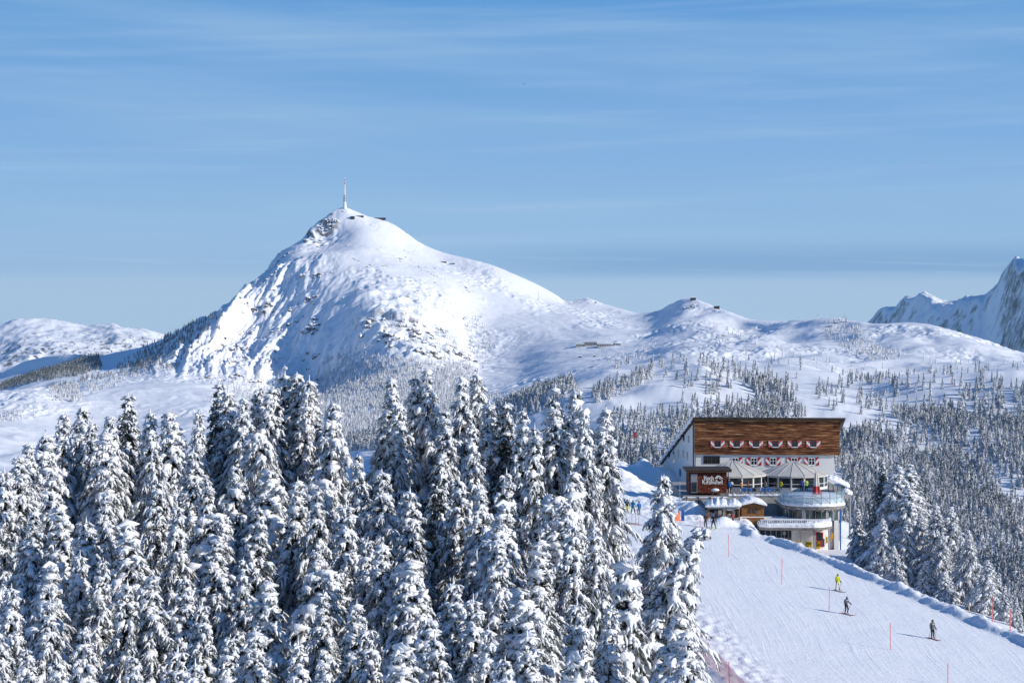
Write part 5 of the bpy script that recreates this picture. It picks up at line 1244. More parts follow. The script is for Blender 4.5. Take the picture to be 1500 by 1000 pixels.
def merged_forest(name, p, h, bases, label, mt_='far_spruce'):
    Vs, Fs = [], []; off = 0; which = gt.integers(0, len(bases), len(p))
    for b, (bv, bf) in enumerate(bases):
        q = p[which == b]; hh = h[which == b]
        if not len(q): continue
        a = gt.uniform(0, 6.28, len(q)); c, s = np.cos(a), np.sin(a); wd = gt.uniform(0.85, 1.25, len(q))
        x = (bv[None, :, 0] * c[:, None] - bv[None, :, 1] * s[:, None]) * (hh * wd)[:, None] + q[:, 0:1]
        y = (bv[None, :, 0] * s[:, None] + bv[None, :, 1] * c[:, None]) * (hh * wd)[:, None] + q[:, 1:2]
        z = bv[None, :, 2] * hh[:, None] + q[:, 2:3] - 0.5
        Vs.append(np.stack([x, y, z], -1).reshape(-1, 3)); Fs.append((bf[None] + (np.arange(len(q)) * len(bv))[:, None, None] + off).reshape(-1, 3)); off += len(q) * len(bv)
    o = link(name, npmesh(name, np.concatenate(Vs), [np.concatenate(Fs)], [M[mt_]], smooth=False))
    return tag(o, label, 'forest', None, 'stuff')
nf = (ptsF[:, 1] < 4000) & ~single
merged_forest('slope_forest', ptsF[nf], hF[nf], FB, 'dense frosted spruce forest covering the slope behind the hotel')
shade_wood = (ptsF[:, 1] >= 5900) & (ptsF[:, 4] < 335)
merged_forest('ridge_forest', ptsF[shade_wood], hF[shade_wood] * 1.15, FB_LO, 'spruce wood coloured darker for the shade of the ridge at the far left', 'dark_spruce')
ff = (ptsF[:, 1] >= 4000) & ~shade_wood
merged_forest('mountain_forest', ptsF[ff], hF[ff], FB_LO, 'scattered frosted spruce woods on the flanks of the big mountain')

# crags and boulders poking through the snow of the mountain
def rock_mat():
    m = bpy.data.materials.new('snowy_crag'); m.use_nodes = True; t = m.node_tree; b = t.nodes['Principled BSDF']; b.inputs['Roughness'].default_value = 0.85; b.inputs['Specular IOR Level'].default_value = 0.15
    g = N(t, 'ShaderNodeNewGeometry'); sp_ = N(t, 'ShaderNodeSeparateXYZ'); t.links.new(g.outputs['Normal'], sp_.inputs[0])
    n = N(t, 'ShaderNodeTexNoise'); n.inputs['Scale'].default_value = 0.16; n.inputs['Detail'].default_value = 4; t.links.new(g.outputs['Position'], n.inputs['Vector'])
    a = N(t, 'ShaderNodeMath', operation='MULTIPLY_ADD'); t.links.new(n.outputs['Fac'], a.inputs[0]); a.inputs[1].default_value = 1.1; t.links.new(sp_.outputs['Z'], a.inputs[2])
    r = N(t, 'ShaderNodeMapRange'); t.links.new(a.outputs[0], r.inputs['Value']); r.inputs['From Min'].default_value, r.inputs['From Max'].default_value = 0.72, 0.92
    rc = N(t, 'ShaderNodeValToRGB'); t.links.new(n.outputs['Fac'], rc.inputs[0]); rc.color_ramp.elements[0].position, rc.color_ramp.elements[0].color = 0.38, (0.06, 0.058, 0.056, 1); rc.color_ramp.elements[1].position, rc.color_ramp.elements[1].color = 0.66, (0.30, 0.26, 0.22, 1)
    mx = N(t, 'ShaderNodeMix', data_type='RGBA'); t.links.new(r.outputs[0], mx.inputs['Factor']); t.links.new(rc.outputs[0], mx.inputs['A']); mx.inputs['B'].default_value = (*SNOW, 1); t.links.new(mx.outputs['Result'], b.inputs['Base Color'])
    return m
M['crag'] = rock_mat()
gr_ = np.random.default_rng(404)
def rock_base(seed):
    g = np.random.default_rng(seed); ph = (1 + 5 ** 0.5) / 2
    v = np.array([(-1, ph, 0), (1, ph, 0), (-1, -ph, 0), (1, -ph, 0), (0, -1, ph), (0, 1, ph), (0, -1, -ph), (0, 1, -ph), (ph, 0, -1), (ph, 0, 1), (-ph, 0, -1), (-ph, 0, 1)], float); v /= np.linalg.norm(v[0])
    f = np.array([(0, 11, 5), (0, 5, 1), (0, 1, 7), (0, 7, 10), (0, 10, 11), (1, 5, 9), (5, 11, 4), (11, 10, 2), (10, 7, 6), (7, 1, 8), (3, 9, 4), (3, 4, 2), (3, 2, 6), (3, 6, 8), (3, 8, 9), (4, 9, 5), (2, 4, 11), (6, 2, 10), (8, 6, 7), (9, 8, 1)])
    return v * g.uniform(0.6, 1.3, (12, 1)), f
RB = [rock_base(500 + i) for i in range(5)]
RREG = [  # polygon in photo coordinates of the ground, count, size range in metres
    ([(330, 450), (420, 392), (470, 400), (460, 470), (380, 560), (300, 560)], 420, 3, 9), ([(445, 352), (480, 316), (505, 306), (520, 325), (490, 345), (470, 358)], 130, 3, 8), ([(378, 412), (398, 380), (418, 365), (424, 372), (400, 410), (384, 424)], 120, 3, 8),
    ([(430, 372), (560, 350), (640, 380), (660, 440), (560, 455), (440, 420)], 170, 1.5, 4.5), ([(530, 468), (600, 466), (665, 490), (690, 530), (640, 525), (560, 505), (510, 505)], 330, 4, 13), ([(440, 465), (470, 465), (465, 500), (445, 500)], 60, 5, 12),
    ([(600, 380), (700, 420), (690, 440), (600, 430)], 50, 1.5, 4), ([(832, 442), (850, 437), (875, 440), (870, 450), (840, 452)], 60, 2, 5), ([(985, 445), (1010, 438), (1040, 455), (1075, 490), (1050, 505), (1000, 480)], 130, 1.5, 5), ([(1200, 468), (1240, 468), (1250, 480), (1200, 480)], 40, 2, 4),
    ([(440, 520), (480, 500), (470, 600), (400, 600)], 160, 4, 11), ([(660, 520), (690, 500), (705, 560), (680, 580)], 70, 3, 9)]
rp = []
for poly, cnt, s0, s1 in RREG:
    us_ = [p[0] for p in poly]; nn = 200000; uu = gr_.uniform(min(us_), max(us_), nn); dd = np.sqrt(gr_.uniform(4600.0 ** 2, 7250.0 ** 2, nn)); X = (uu - CU) / F * dd; Zq = mz(X, dd)
    k = np.nonzero(in_poly(uu, HV - Zq / dd * F, poly))[0]
    w = np.exp(5.0 * fbm(X[k] / 80, dd[k] / 60, 601, 3)); k = gr_.choice(k, min(int(cnt * 0.6), len(k)), replace=False, p=w / w.sum())
    rp.append(np.stack([X[k], dd[k], Zq[k], s0 + (s1 - s0) * gr_.random(len(k)) ** 2], 1))
rp = np.concatenate(rp); Vs, Fs, off = [], [], 0
for i, (x, y, z, s) in enumerate(rp):
    bv, bf = RB[i % 5]; a = gr_.uniform(0, 6.28); c, sn_ = math.cos(a), math.sin(a)
    sc3 = np.array([s * gr_.uniform(0.7, 1.5), s * gr_.uniform(0.7, 1.3), s * gr_.uniform(0.5, 1.0)]); q_ = bv * sc3
    Vs.append(np.stack([q_[:, 0] * c - q_[:, 1] * sn_ + x, q_[:, 0] * sn_ + q_[:, 1] * c + y, q_[:, 2] + z + 0.1 * s], 1)); Fs.append(bf + off); off += 12
tag(link('mountain_crags', npmesh('mountain_crags', np.concatenate(Vs), [np.concatenate(Fs)], [M['crag']], smooth=False)), 'grey crags and boulders poking through the snow of the big mountain', 'rocks', None, 'stuff')
# ------------------------------------------------------------------ people
def body_mesh(pose):
    """one continuous skinned body, feet at z = 0, facing -Y; pose: dict of joints"""
    J = dict(pelvis=(0, 0, 0.93), belly=(0, 0.0, 1.10), chest=(0, 0.0, 1.32), neck=(0, 0.0, 1.50), head=(0, -0.025, 1.60), crown=(0, -0.02, 1.71), nose=(0, -0.115, 1.60),
             shoulder=(0.19, 0.0, 1.41), elbow=(0.27, 0.03, 1.14), wrist=(0.29, -0.08, 0.92), hip=(0.10, 0, 0.86), knee=(0.12, -0.05, 0.49), ankle=(0.13, 0.02, 0.10), toe=(0.14, -0.17, 0.05))
    J.update(pose)
    V, E, Rd = [], [], []
    def v(p, r, par=None):
        V.append(p); Rd.append(r)
        if par is not None: E.append((par, len(V) - 1))
        return len(V) - 1
    pel = v(J['pelvis'], 0.155); be = v(J['belly'], 0.15, pel); ch = v(J['chest'], 0.165, be); ne = v(J['neck'], 0.062, ch); he = v(J['head'], 0.092, ne); v(J['crown'], 0.075, he); v(J['nose'], 0.018, he)
    for s in (1, -1):
        def m(k):
            p = J.get(k + ('_l' if s > 0 else '_r'), J[k]); return (p[0] * s if (k + ('_l' if s > 0 else '_r')) not in J else p[0], p[1], p[2])
        sh = v(m('shoulder'), 0.088, ch); el = v(m('elbow'), 0.066, sh); wr = v(m('wrist'), 0.046, el)
        w, e = Vector(m('wrist')), Vector(m('elbow')); dr = (w - e).normalized(); sd = dr.cross(Vector((0, 1, 0.2))).normalized()
        pm = v(tuple(w + dr * 0.07), 0.040, wr)
        for k, (o, l) in enumerate(((-0.030, 0.075), (-0.010, 0.088), (0.010, 0.082), (0.030, 0.062))):
            b = Vector(V[pm]) + sd * o + dr * 0.03; k1 = v(tuple(b), 0.010, pm); v(tuple(b + dr * l * 0.7 + Vector((0, -0.02, -0.01))), 0.009, k1)
        v(tuple(w + dr * 0.05 + sd * 0.055 + Vector((0, -0.03, 0))), 0.011, wr)
        hp = v(m('hip'), 0.105, pel); kn = v(m('knee'), 0.075, hp); an = v(m('ankle'), 0.062, kn); v(m('toe'), 0.052, an)
    me = bpy.data.meshes.new('person_body'); me.from_pydata(V, E, [])
    ob = bpy.data.objects.new('person_body', me); COL.objects.link(ob)
    ob.modifiers.new('Skin', 'SKIN'); sb = ob.modifiers.new('Sub', 'SUBSURF'); sb.levels = 1; sb.render_levels = 1
    for i, d in enumerate(me.skin_vertices[0].data): d.radius = (Rd[i], Rd[i]); d.use_root = (i == 0)
    dg = bpy.context.evaluated_depsgraph_get(); out = bpy.data.meshes.new_from_object(ob.evaluated_get(dg))
    bpy.data.objects.remove(ob); bpy.data.meshes.remove(me)
    hands = []
    for s in (1, -1):
        k = 'wrist' + ('_l' if s > 0 else '_r'); p = Vector(J[k]) if k in J else Vector((J['wrist'][0] * s, *J['wrist'][1:])); hands.append(p)
    mi = []
    for f in out.polygons:
        c = f.center
        if min((c - h).length for h in hands) < 0.135 and not (abs(c.x) < 0.16): m_ = 3
        elif c.z > 1.515: m_ = 2
        elif c.z < 0.22: m_ = 4
        elif c.z < 0.88 and (abs(c.x) < 0.235 or c.z < 0.6): m_ = 1
        else: m_ = 0
        mi.append(m_)
    out.materials.clear()
    for k in range(5): out.materials.append(M['black'])
    out.polygons.foreach_set('material_index', mi); out.polygons.foreach_set('use_smooth', [True] * len(mi)); out.update()
    return out
POSES = {
    'stand': body_mesh({}),
    'chat': body_mesh({'elbow_l': (0.29, -0.06, 1.16), 'wrist_l': (0.16, -0.22, 1.08), 'knee_l': (0.13, -0.07, 0.49)}),
    'ski': body_mesh({'pelvis': (0, 0.05, 0.90), 'chest': (0, -0.06, 1.27), 'neck': (0, -0.09, 1.44), 'head': (0, -0.13, 1.545), 'crown': (0, -0.13, 1.65), 'nose': (0, -0.225, 1.54), 'shoulder': (0.20, -0.05, 1.36), 'elbow': (0.31, -0.04, 1.10), 'wrist': (0.31, -0.27, 0.98), 'knee': (0.16, -0.11, 0.48), 'ankle': (0.18, 0.02, 0.10), 'toe': (0.18, -0.17, 0.06)}),
    'wide': body_mesh({'elbow': (0.31, 0.02, 1.13), 'wrist': (0.33, -0.12, 0.92), 'knee': (0.20, -0.06, 0.49), 'ankle': (0.27, 0.02, 0.10), 'toe': (0.28, -0.17, 0.06)}),
}
FAB = {}
def fabric(rgb):
    if rgb not in FAB: FAB[rgb] = mat('cloth_%d' % len(FAB), rgb, 0.8, 6, 0.2)
    return FAB[rgb]
DK, GR = (0.014, 0.014, 0.018), (0.10, 0.10, 0.11)
def person(x, y, yaw, pose, jacket, legs, hat, label, group=None, z=None, skis=None, poles=False, stripe=None, badge=None):
    z = g1(x, y) + 0.05 if z is None else z
    t = empty('person', (x, y, z), label, 'person', group, yaw)
    me = POSES[pose].copy(); me.name = 'person_body'
    for k, mt_ in enumerate((fabric(jacket), fabric(legs), M['skin'], fabric(DK), fabric(GR))): me.materials[k] = mt_
    link('body', me, t)
    hz, hy = (1.645, -0.02) if pose != 'ski' else (1.595, -0.125)
    # helmet or cap: a cut dome
    vs, fs = [], []; n = 14
    for j in range(6):
        ph = 0.5 * math.pi * j / 5 * 0.98
        for i in range(n):
            a = 2 * math.pi * i / n; vs.append((0.118 * math.cos(ph) * math.cos(a), hy + 0.128 * math.cos(ph) * math.sin(a), hz - 0.035 + (0.03 if math.sin(a) < -0.3 else -0.05 if math.sin(a) > 0.2 else 0) * (j == 0) + 0.135 * math.sin(ph)))
    fs = [(j * n + i, j * n + (i + 1) % n, (j + 1) * n + (i + 1) % n, (j + 1) * n + i) for j in range(5) for i in range(n)] + [tuple(range(5 * n, 6 * n))]
    hm = bpy.data.meshes.new('helmet'); hm.from_pydata(vs, [], fs); hm.materials.append(fabric(hat)); hm.polygons.foreach_set('use_smooth', [True] * len(fs)); link('helmet', hm, t)
    gm = bpy.data.meshes.new('goggles'); a_ = [-2.4, -2.0, -1.57, -1.14, -0.74]
    gv = [(0.108 * math.cos(q), hy + 0.116 * math.sin(q), hz - 0.075 + h) for h in (0, 0.05) for q in a_]; gm.from_pydata(gv, [], [(i, i + 1, i + 6, i + 5) for i in range(4)]); gm.materials.append(M['pane']); link('goggles', gm, t)
    if stripe:
        sm_ = bpy.data.meshes.new('chest_stripe'); ring_ = [(0.185 * math.cos(q), (-0.045 if pose == 'ski' else 0.0) + 0.178 * math.sin(q), (1.30 if pose == 'ski' else 1.33) + h) for h in (0, 0.055) for q in np.linspace(0, 2 * math.pi, 17)[:-1]]
        sm_.from_pydata(ring_, [], [(i, (i + 1) % 16, 16 + (i + 1) % 16, 16 + i) for i in range(16)]); sm_.materials.append(fabric(stripe)); link('jacket_stripe', sm_, t)
    if badge:
        bm_ = bpy.data.meshes.new('back_patch'); bm_.from_pydata([(-0.06, 0.176, 1.30), (0.06, 0.176, 1.30), (0.05, 0.168, 1.40), (-0.05, 0.168, 1.40)], [], [(0, 1, 2, 3)]); bm_.materials.append(fabric(badge)); link('back_patch', bm_, t)
    cy, sy = math.cos(yaw), math.sin(yaw)
    def wp(lx, ly): return x + lx * cy - ly * sy, y + lx * sy + ly * cy
    if skis:
        who, srgb, gap = skis
        for s in (-1, 1):
            lx = s * gap; m = MB(fabric(srgb)); top, bot = [], []
            for k, ly in enumerate(np.linspace(0.72, -0.98, 10)):
                for w_ in (-0.05, 0.05):
                    a, b_ = wp(lx + w_, ly); zz0 = g1(a, b_) + 0.012 + (0.0 if ly > -0.8 else 0.10 * ((-ly - 0.8) / 0.18) ** 2)
                    bot.append(Vector((a, b_, zz0))); top.append(Vector((a, b_, zz0 + 0.022)))
            n_ = len(bot) // 2; vs = bot + top; o_ = len(bot)
            fs = [(2 * i, 2 * i + 1, 2 * i + 3, 2 * i + 2) for i in range(n_ - 1)] + [(o_ + 2 * i, o_ + 2 * i + 2, o_ + 2 * i + 3, o_ + 2 * i + 1) for i in range(n_ - 1)] + [(2 * i, 2 * i + 2, o_ + 2 * i + 2, o_ + 2 * i) for i in range(n_ - 1)] + [(2 * i + 1, o_ + 2 * i + 1, o_ + 2 * i + 3, 2 * i + 3) for i in range(n_ - 1)]
            m.add(vs, fs); o = m.build('ski', None, origin=(x, y, z)); tag(o, f'ski under the boots of the {who}', 'ski', f'skis of the {who}')
    if poles:
        who = poles
        for s in (-1, 1):
            hx, hyy, hzz = (0.31, -0.31, 0.93) if pose == 'ski' else (0.33, -0.15, 0.88)
            a, b_ = wp(s * hx, hyy); c, d_ = wp(s * (hx + 0.06), hyy + 0.55 if pose == 'ski' else hyy + 0.25)
            o = MB(M['black']).tube([(a, b_, z + hzz + 0.12), (a, b_, z + hzz), (c, d_, g1(c, d_) + 0.02)], 0.014, 5).build('ski_pole', None, origin=(a, b_, z)); tag(o, f'thin ski pole held by the {who}', 'ski pole', f'poles of the {who}')
def at_px(u, v): p = on_piste(u, v); return p.x, p.y
x, y = at_px(1227, 865); person(x, y, R(38), 'wide', (0.42, 0.44, 0.02), (0.55, 0.53, 0.40), (0.35, 0.33, 0.05), 'skier in yellow green jacket and pale trousers, highest of the three on the piste', 'skiers on the piste', skis=('yellow jacketed skier', (0.10, 0.05, 0.05), 0.22), poles='yellow jacketed skier')
x, y = at_px(1239.5, 899); person(x, y, R(38), 'ski', (0.10, 0.10, 0.12), DK, (0.30, 0.30, 0.32), 'skier in dark suit with grey helmet and pale chest stripe, middle one on the piste', 'skiers on the piste', skis=('skier with grey helmet', (0.35, 0.04, 0.03), 0.18), poles='skier with grey helmet', stripe=(0.6, 0.6, 0.62))
x, y = at_px(1366, 935); person(x, y, R(30), 'stand', (0.11, 0.11, 0.125), DK, (0.06, 0.035, 0.025), 'dark haired skier in grey jacket with pale stripe, rightmost on the piste', 'skiers on the piste', skis=('rightmost skier on the piste', (0.35, 0.06, 0.05), 0.14), poles='rightmost skier on the piste', stripe=(0.6, 0.6, 0.62))
GRP = 'people gathered at the top of the piste'
BL, TE = (0.01, 0.13, 0.42), (0.01, 0.22, 0.34)
for u, v, yaw, pose, jk, tr, ht, lab, bd in ((915.2, 751.0, 200, 'stand', BL, (0.01, 0.16, 0.32), DK, 'person in all blue half hidden behind the black jacketed one', None), (918.6, 752.6, 175, 'stand', (0.012, 0.012, 0.014), (0.55, 0.56, 0.0), (0.03, 0.03, 0.03), 'person in black jacket with bright yellow trousers', (0.6, 0.55, 0.02)), (927.2, 753.2, 150, 'wide', TE, DK, (0.02, 0.03, 0.05), 'person in teal jacket and black trousers beside the yellow trousered one', None), (936.0, 754.0, 210, 'chat', BL, (0.10, 0.11, 0.14), (0.04, 0.04, 0.05), 'person in bright blue jacket and grey trousers standing apart on the right', None)):
    x, y = at_px(u, v); person(x, y, R(yaw), pose, jk, tr, ht, lab, GRP, badge=bd)
x, y = at_px(982.5, 763.5); person(x, y, R(120), 'stand', (0.55, 0.02, 0.10), (0.0, 0.25, 0.36), (0.10, 0.06, 0.045), 'person in pink jacket and turquoise trousers half behind the lone spruce', GRP)
x, y = at_px(1033.5, 774); person(x, y, R(150), 'chat', (0.10, 0.055, 0.05), (0.05, 0.04, 0.045), (0.12, 0.07, 0.06), 'person in brown jacket before the snow bar', GRP, skis=('brown jacketed person', (0.2, 0.2, 0.22), 0.14))
x, y = at_px(1045, 775); person(x, y, R(165), 'wide', (0.012, 0.013, 0.02), DK, (0.16, 0.12, 0.45), 'person in black with violet cap before the snow bar', GRP, skis=('violet capped person', (0.35, 0.45, 0.05), 0.22))
for i, (u, d, jk, lab) in enumerate(((1068.5, 295.2, BL, 'guest in blue at the left end of the terrace'), (1071.5, 295.6, (0.5, 0.5, 0.5), 'guest in pale grey beside the blue one at the left of the terrace'), (1086, 295.0, (0.45, 0.2, 0.08), 'guest in orange brown behind the blue chairs'), (1096, 295.3, (0.25, 0.12, 0.1), 'guest in brown in the middle of the terrace'), (1121, 295.4, (0.3, 0.28, 0.25), 'guest in beige before the dark gap between pavilions'), (1143.5, 296.0, (0.5, 0.45, 0.02), 'guest in yellow at the foot of the right pavilion'), (1174.5, 297.0, (0.02, 0.04, 0.22), 'guest in navy left of the closed parasol'), (1181.5, 297.3, (0.3, 0.42, 0.08), 'guest in green just left of the closed parasol'))):
    person(px(u, d), d, R(30 * i), 'chat' if i % 2 else 'stand', jk, DK, (0.06, 0.04, 0.03), lab, 'guests on the terrace', z=ZTER + 0.005)
for i, (u, jk, lab) in enumerate(((1068.5, (0.35, 0.30, 0.26), 'guest in beige jacket at the snow bar counter'), (1073.5, (0.30, 0.06, 0.04), 'guest in rust red jacket under the bar canopy'), (1049.5, (0.05, 0.05, 0.06), 'guest in black jacket between the bar posts'))):
    person(px(u, 276.2), 276.2, R(70 * i), 'chat', jk, DK, (0.06, 0.04, 0.03), lab, 'guests at the snow bar', z=-28.35)
# skis and poles stuck in the snow before the group
def stuck(name, u, v, h, m, label, cat, w=0.10):
    x, y = at_px(u, v); z = g1(x, y)
    mb = MB(m)
    if name == 'ski': mb.prism([(x - w / 2, y, z - 0.2), (x + w / 2, y, z - 0.2), (x + w / 2, y - 0.05, z + h - 0.1), (x, y - 0.12, z + h), (x - w / 2, y - 0.05, z + h - 0.1)], (0, 0.03, 0))
    else: mb.tube([(x, y, z - 0.2), (x + 0.02, y, z + h)], 0.017, 5); mb.tube([(x, y, z + 0.1), (x, y, z + 0.115)], 0.05, 7)
    tag(mb.build(name, None, origin=(x, y, z)), label, cat)
for u, v, lab in ((925.5, 768, 'ski pole stuck in the snow below the teal jacketed person'), (930.8, 766, 'ski pole stuck in the snow between the two blue jackets'), (935.5, 769, 'ski pole stuck in the snow below the bright blue jacket')): stuck('ski_pole', u, v, 1.15, M['black'], lab, 'ski pole')
for u, v, a, rgb, lab in ((926, 766.5, 0.3, (0.02, 0.02, 0.02), 'black ski lying flat below the group of four'), (930, 768.5, 0.1, (0.45, 0.03, 0.05), 'red ski lying flat below the group of four'), (937, 768.2, -0.1, (0.30, 0.25, 0.18), 'tan ski lying flat right of the red one')):
    x, y = at_px(u, v); z = g1(x, y) + 0.03; m = MB(fabric(rgb)); c, s = math.cos(a), math.sin(a)
    m.prism([Vector((x + lx * c - ly * s, y + lx * s + ly * c, g1(x + lx * c - ly * s, y + lx * s + ly * c) + 0.05)) for lx, ly in ((-0.85, -0.06), (0.7, -0.06), (0.85, 0), (0.7, 0.06), (-0.85, 0.06))], (0, 0, 0.03)); tag(m.build('ski', None, origin=(x, y, z)), lab, 'ski')
for u, v, lab in ((906.5, 751.5, 'small dark rucksack on the snow left of the group'),):
    x, y = at_px(u, v); t = empty('rucksack', (x, y, g1(x, y)), lab, 'rucksack'); o = snow_blob('bag', (x, y, g1(x, y) + 0.22), 0.2, 0.16, 0.28, 61, t, rough=0.3); o.data.materials.clear(); o.data.materials.append(M['black'])
    m = MB(M['brownframe']); m.tube([(x - 0.1, y - 0.15, g1(x, y) + 0.1), (x - 0.1, y - 0.2, g1(x, y) + 0.3), (x - 0.08, y - 0.1, g1(x, y) + 0.46)], 0.02, 5); m.build('strap', t)

# ------------------------------------------------------------------ piste furniture
def marker(u, v0, v1, label, m=None, rad=0.031):
    x, y = at_px(u, v1); z = g1(x, y); h = (v1 - v0) / F * y
    t = empty('marker_pole', (x, y, z), label, 'marker pole', 'piste marker poles'); mm_ = m or M['marker']; ln_ = 0.02 * math.sin(u)
    MB(mm_).tube([(x, y, z - 0.3), (x + ln_ * h, y, z + h)], rad, 6).build('pole', t)
    if m is None: MB(M['orange']).tube([(x + ln_ * h * 0.8, y, z + h * 0.80), (x + ln_ * h * 0.9, y, z + h * 0.9)], rad + 0.006, 6).build('band', t)
for u, v0, v1, lab in ((904.3, 731, 762, 'red marker pole left of the group of four'), (1025.2, 759, 789, 'red marker pole behind the leaning spruce tip'), (1067.5, 782.5, 815.5, 'red marker pole highest on the open piste before the snow bank'), (1145, 816, 855, 'red marker pole on the open piste, uphill and left of all three skiers'), (1214.3, 859.5, 895.5, 'red marker pole between the upper two skiers'), (1304.6, 912, 952, 'red marker pole left of the rightmost skier'), (1388.5, 970, 1004, 'red marker pole cut by the bottom of the view')): marker(u, v0, v1, lab)
def marker_at(u, v0, d, h, label, m=None):
    x = px(u, d); z0 = g1(x, d); zt_ = pz(v0, d); t = empty('marker_pole', (x, d, z0), label, 'marker pole', 'piste marker poles')
    MB(m or M['marker']).tube([(x, d, z0 - 0.3), (x + 0.08, d, zt_)], 0.05, 6).build('pole', t)
marker_at(1453.5, 873, 219, 1.8, 'red marker pole left of two on the far snow bank'); marker_at(1479.3, 893, 215, 1.4, 'red marker pole rightmost on the far snow bank'); marker_at(1419, 882, 224, 0.8, 'short yellow marker post on the snow bank', M['yellow'])
def net_material():
    m = bpy.data.materials.new('pink_net'); m.use_nodes = True; t = m.node_tree; t.nodes.clear()
    o = N(t, 'ShaderNodeOutputMaterial'); mx = N(t, 'ShaderNodeMixShader'); tr = N(t, 'ShaderNodeBsdfTransparent'); p = N(t, 'ShaderNodeBsdfDiffuse')
    p.inputs[0].default_value = (0.78, 0.36, 0.38, 1); mx.inputs[0].default_value = 0.62
    t.links.new(tr.outputs[0], mx.inputs[1]); t.links.new(p.outputs[0], mx.inputs[2]); t.links.new(mx.outputs[0], o.inputs[0]); return m
M['net'] = net_material()
def fence_x(y): return 10.3 + (231 - y) * 0.103
ft = empty('net_fence', (fence_x(195), 195, g1(fence_x(195), 195)), 'pale pink safety net fence along the left edge of the piste', 'net fence')
vs = []; ny_ = 70
for i in range(ny_ + 1):
    y = 240 - (240 - 120) * i / ny_; x = fence_x(y); z = g1(x, y); sag = 0.14 * abs(math.sin(i * 0.55)); 
    for k in range(4): q = k / 3; vs.append((x + 0.10 * math.sin(i * 1.1) * q * (1 - q) * 4 - 0.1 * q, y, z - 0.1 + (1.75 - sag) * q))
MB(M['net']).add(vs, [(i * 4 + k, i * 4 + k + 1, i * 4 + k + 5, i * 4 + k + 4) for i in range(ny_) for k in range(3)]).build('net', ft, smooth=True)
for i in range(0, ny_ + 1, 6):
    y = 240 - 120 * i / ny_; x = fence_x(y); MB(M['orange']).tube([(x - 0.07, y, g1(x, y) - 0.3), (x - 0.12, y, g1(x, y) + 1.85)], 0.03, 5).build('post', ft)
# blue crash mat, orange net wedge, thin snow gun pole beside the snow bank
d = 272; x = px(1000.2, d); z = g1(x, d)
t = empty('crash_mat', (x, d, z), 'upright blue crash mat beside the orange net', 'crash mat'); b = MB(M['bluepad']); zt_ = z + 1.35
b.box(x - 0.20, x + 0.20, d - 0.14, d + 0.14, z - 0.2, zt_); b.build('pad', t); b = MB(M['black']); b.box(x - 0.206, x + 0.206, d - 0.146, d + 0.146, z + 0.5, z + 0.56); b.build('strap', t)
t = empty('orange_net', (px(993, 272), 272, g1(px(993, 272), 272)), 'sloping orange net wedge left of the blue crash mat', 'net'); b = MB(M['orange'])
p0, p1, p2 = P(985.5, 761, 270), P(994.3, 747, 271.5), P(997, 758.5, 271)
p0.z, p2.z = g1(p0.x, p0.y) - 0.05, g1(p2.x, p2.y) - 0.05; p1.z = p2.z + 1.15
b.prism([p0, p1, p2], (0, 0.03, 0)); b.build('net', t); b = MB(M['orange']); b.tube([p1 + Vector((0.02, 0, 0)), Vector((p1.x + 0.05, p1.y, p2.z))], 0.13, 7); b.build('post', t)
t = empty('snow_lance', (px(995.8, 283), 283, g1(px(995.8, 283), 283)), 'thin grey pole rising from the snow bank left of the sign house', 'pole'); x = px(995.8, 283)
MB(M['grey']).tube([(x, 283, t.location.z - 0.4), (x, 283, pz(705, 283))], 0.04, 6).build('pole', t); MB(M['grey']).tube([(x, 283, pz(705, 283)), (x + 0.12, 282.9, pz(703, 283))], 0.06, 6).build('nozzle', t)
d = 352; x = px(933, d); z = g1(x, d); t = empty('flagpole', (x, d, z), 'tall thin flagpole with a small red flag left of the hotel', 'flagpole')
MB(M['grey']).tube([(x, d, z - 0.5), (x, d, pz(631, d))], 0.05, 6).build('pole', t); zt_ = pz(632, d)
vs = [(x - 0.05 - 0.42 * i / 6, d + 0.08 * math.sin(i * 1.2), zt_ - 0.02 * i - 0.95 * k) for i in range(7) for k in (0, 1)]
MB(M['red']).add(vs, [(2 * i, 2 * i + 1, 2 * i + 3, 2 * i + 2) for i in range(6)]).build('flag', t)
# bird
bd_ = P(767.3, 123.6, 420); t = empty('bird', bd_, 'small dark bird gliding high in the sky', 'bird')
m = MB(M['black'])
m.add([(bd_.x - 0.42, bd_.y, bd_.z + 0.05), (bd_.x - 0.2, bd_.y - 0.1, bd_.z + 0.1), (bd_.x, bd_.y - 0.12, bd_.z + 0.03), (bd_.x + 0.2, bd_.y - 0.1, bd_.z + 0.1), (bd_.x + 0.42, bd_.y, bd_.z + 0.05), (bd_.x + 0.2, bd_.y + 0.12, bd_.z + 0.06), (bd_.x, bd_.y + 0.15, bd_.z), (bd_.x - 0.2, bd_.y + 0.12, bd_.z + 0.06)], [(0, 1, 7), (1, 2, 6, 7), (2, 3, 5, 6), (3, 4, 5)])
m.tube([(bd_.x, bd_.y - 0.28, bd_.z), (bd_.x, bd_.y - 0.12, bd_.z), (bd_.x, bd_.y + 0.1, bd_.z), (bd_.x, bd_.y + 0.32, bd_.z)], [0.02, 0.075, 0.06, 0.015], 8); m.build('body', t)

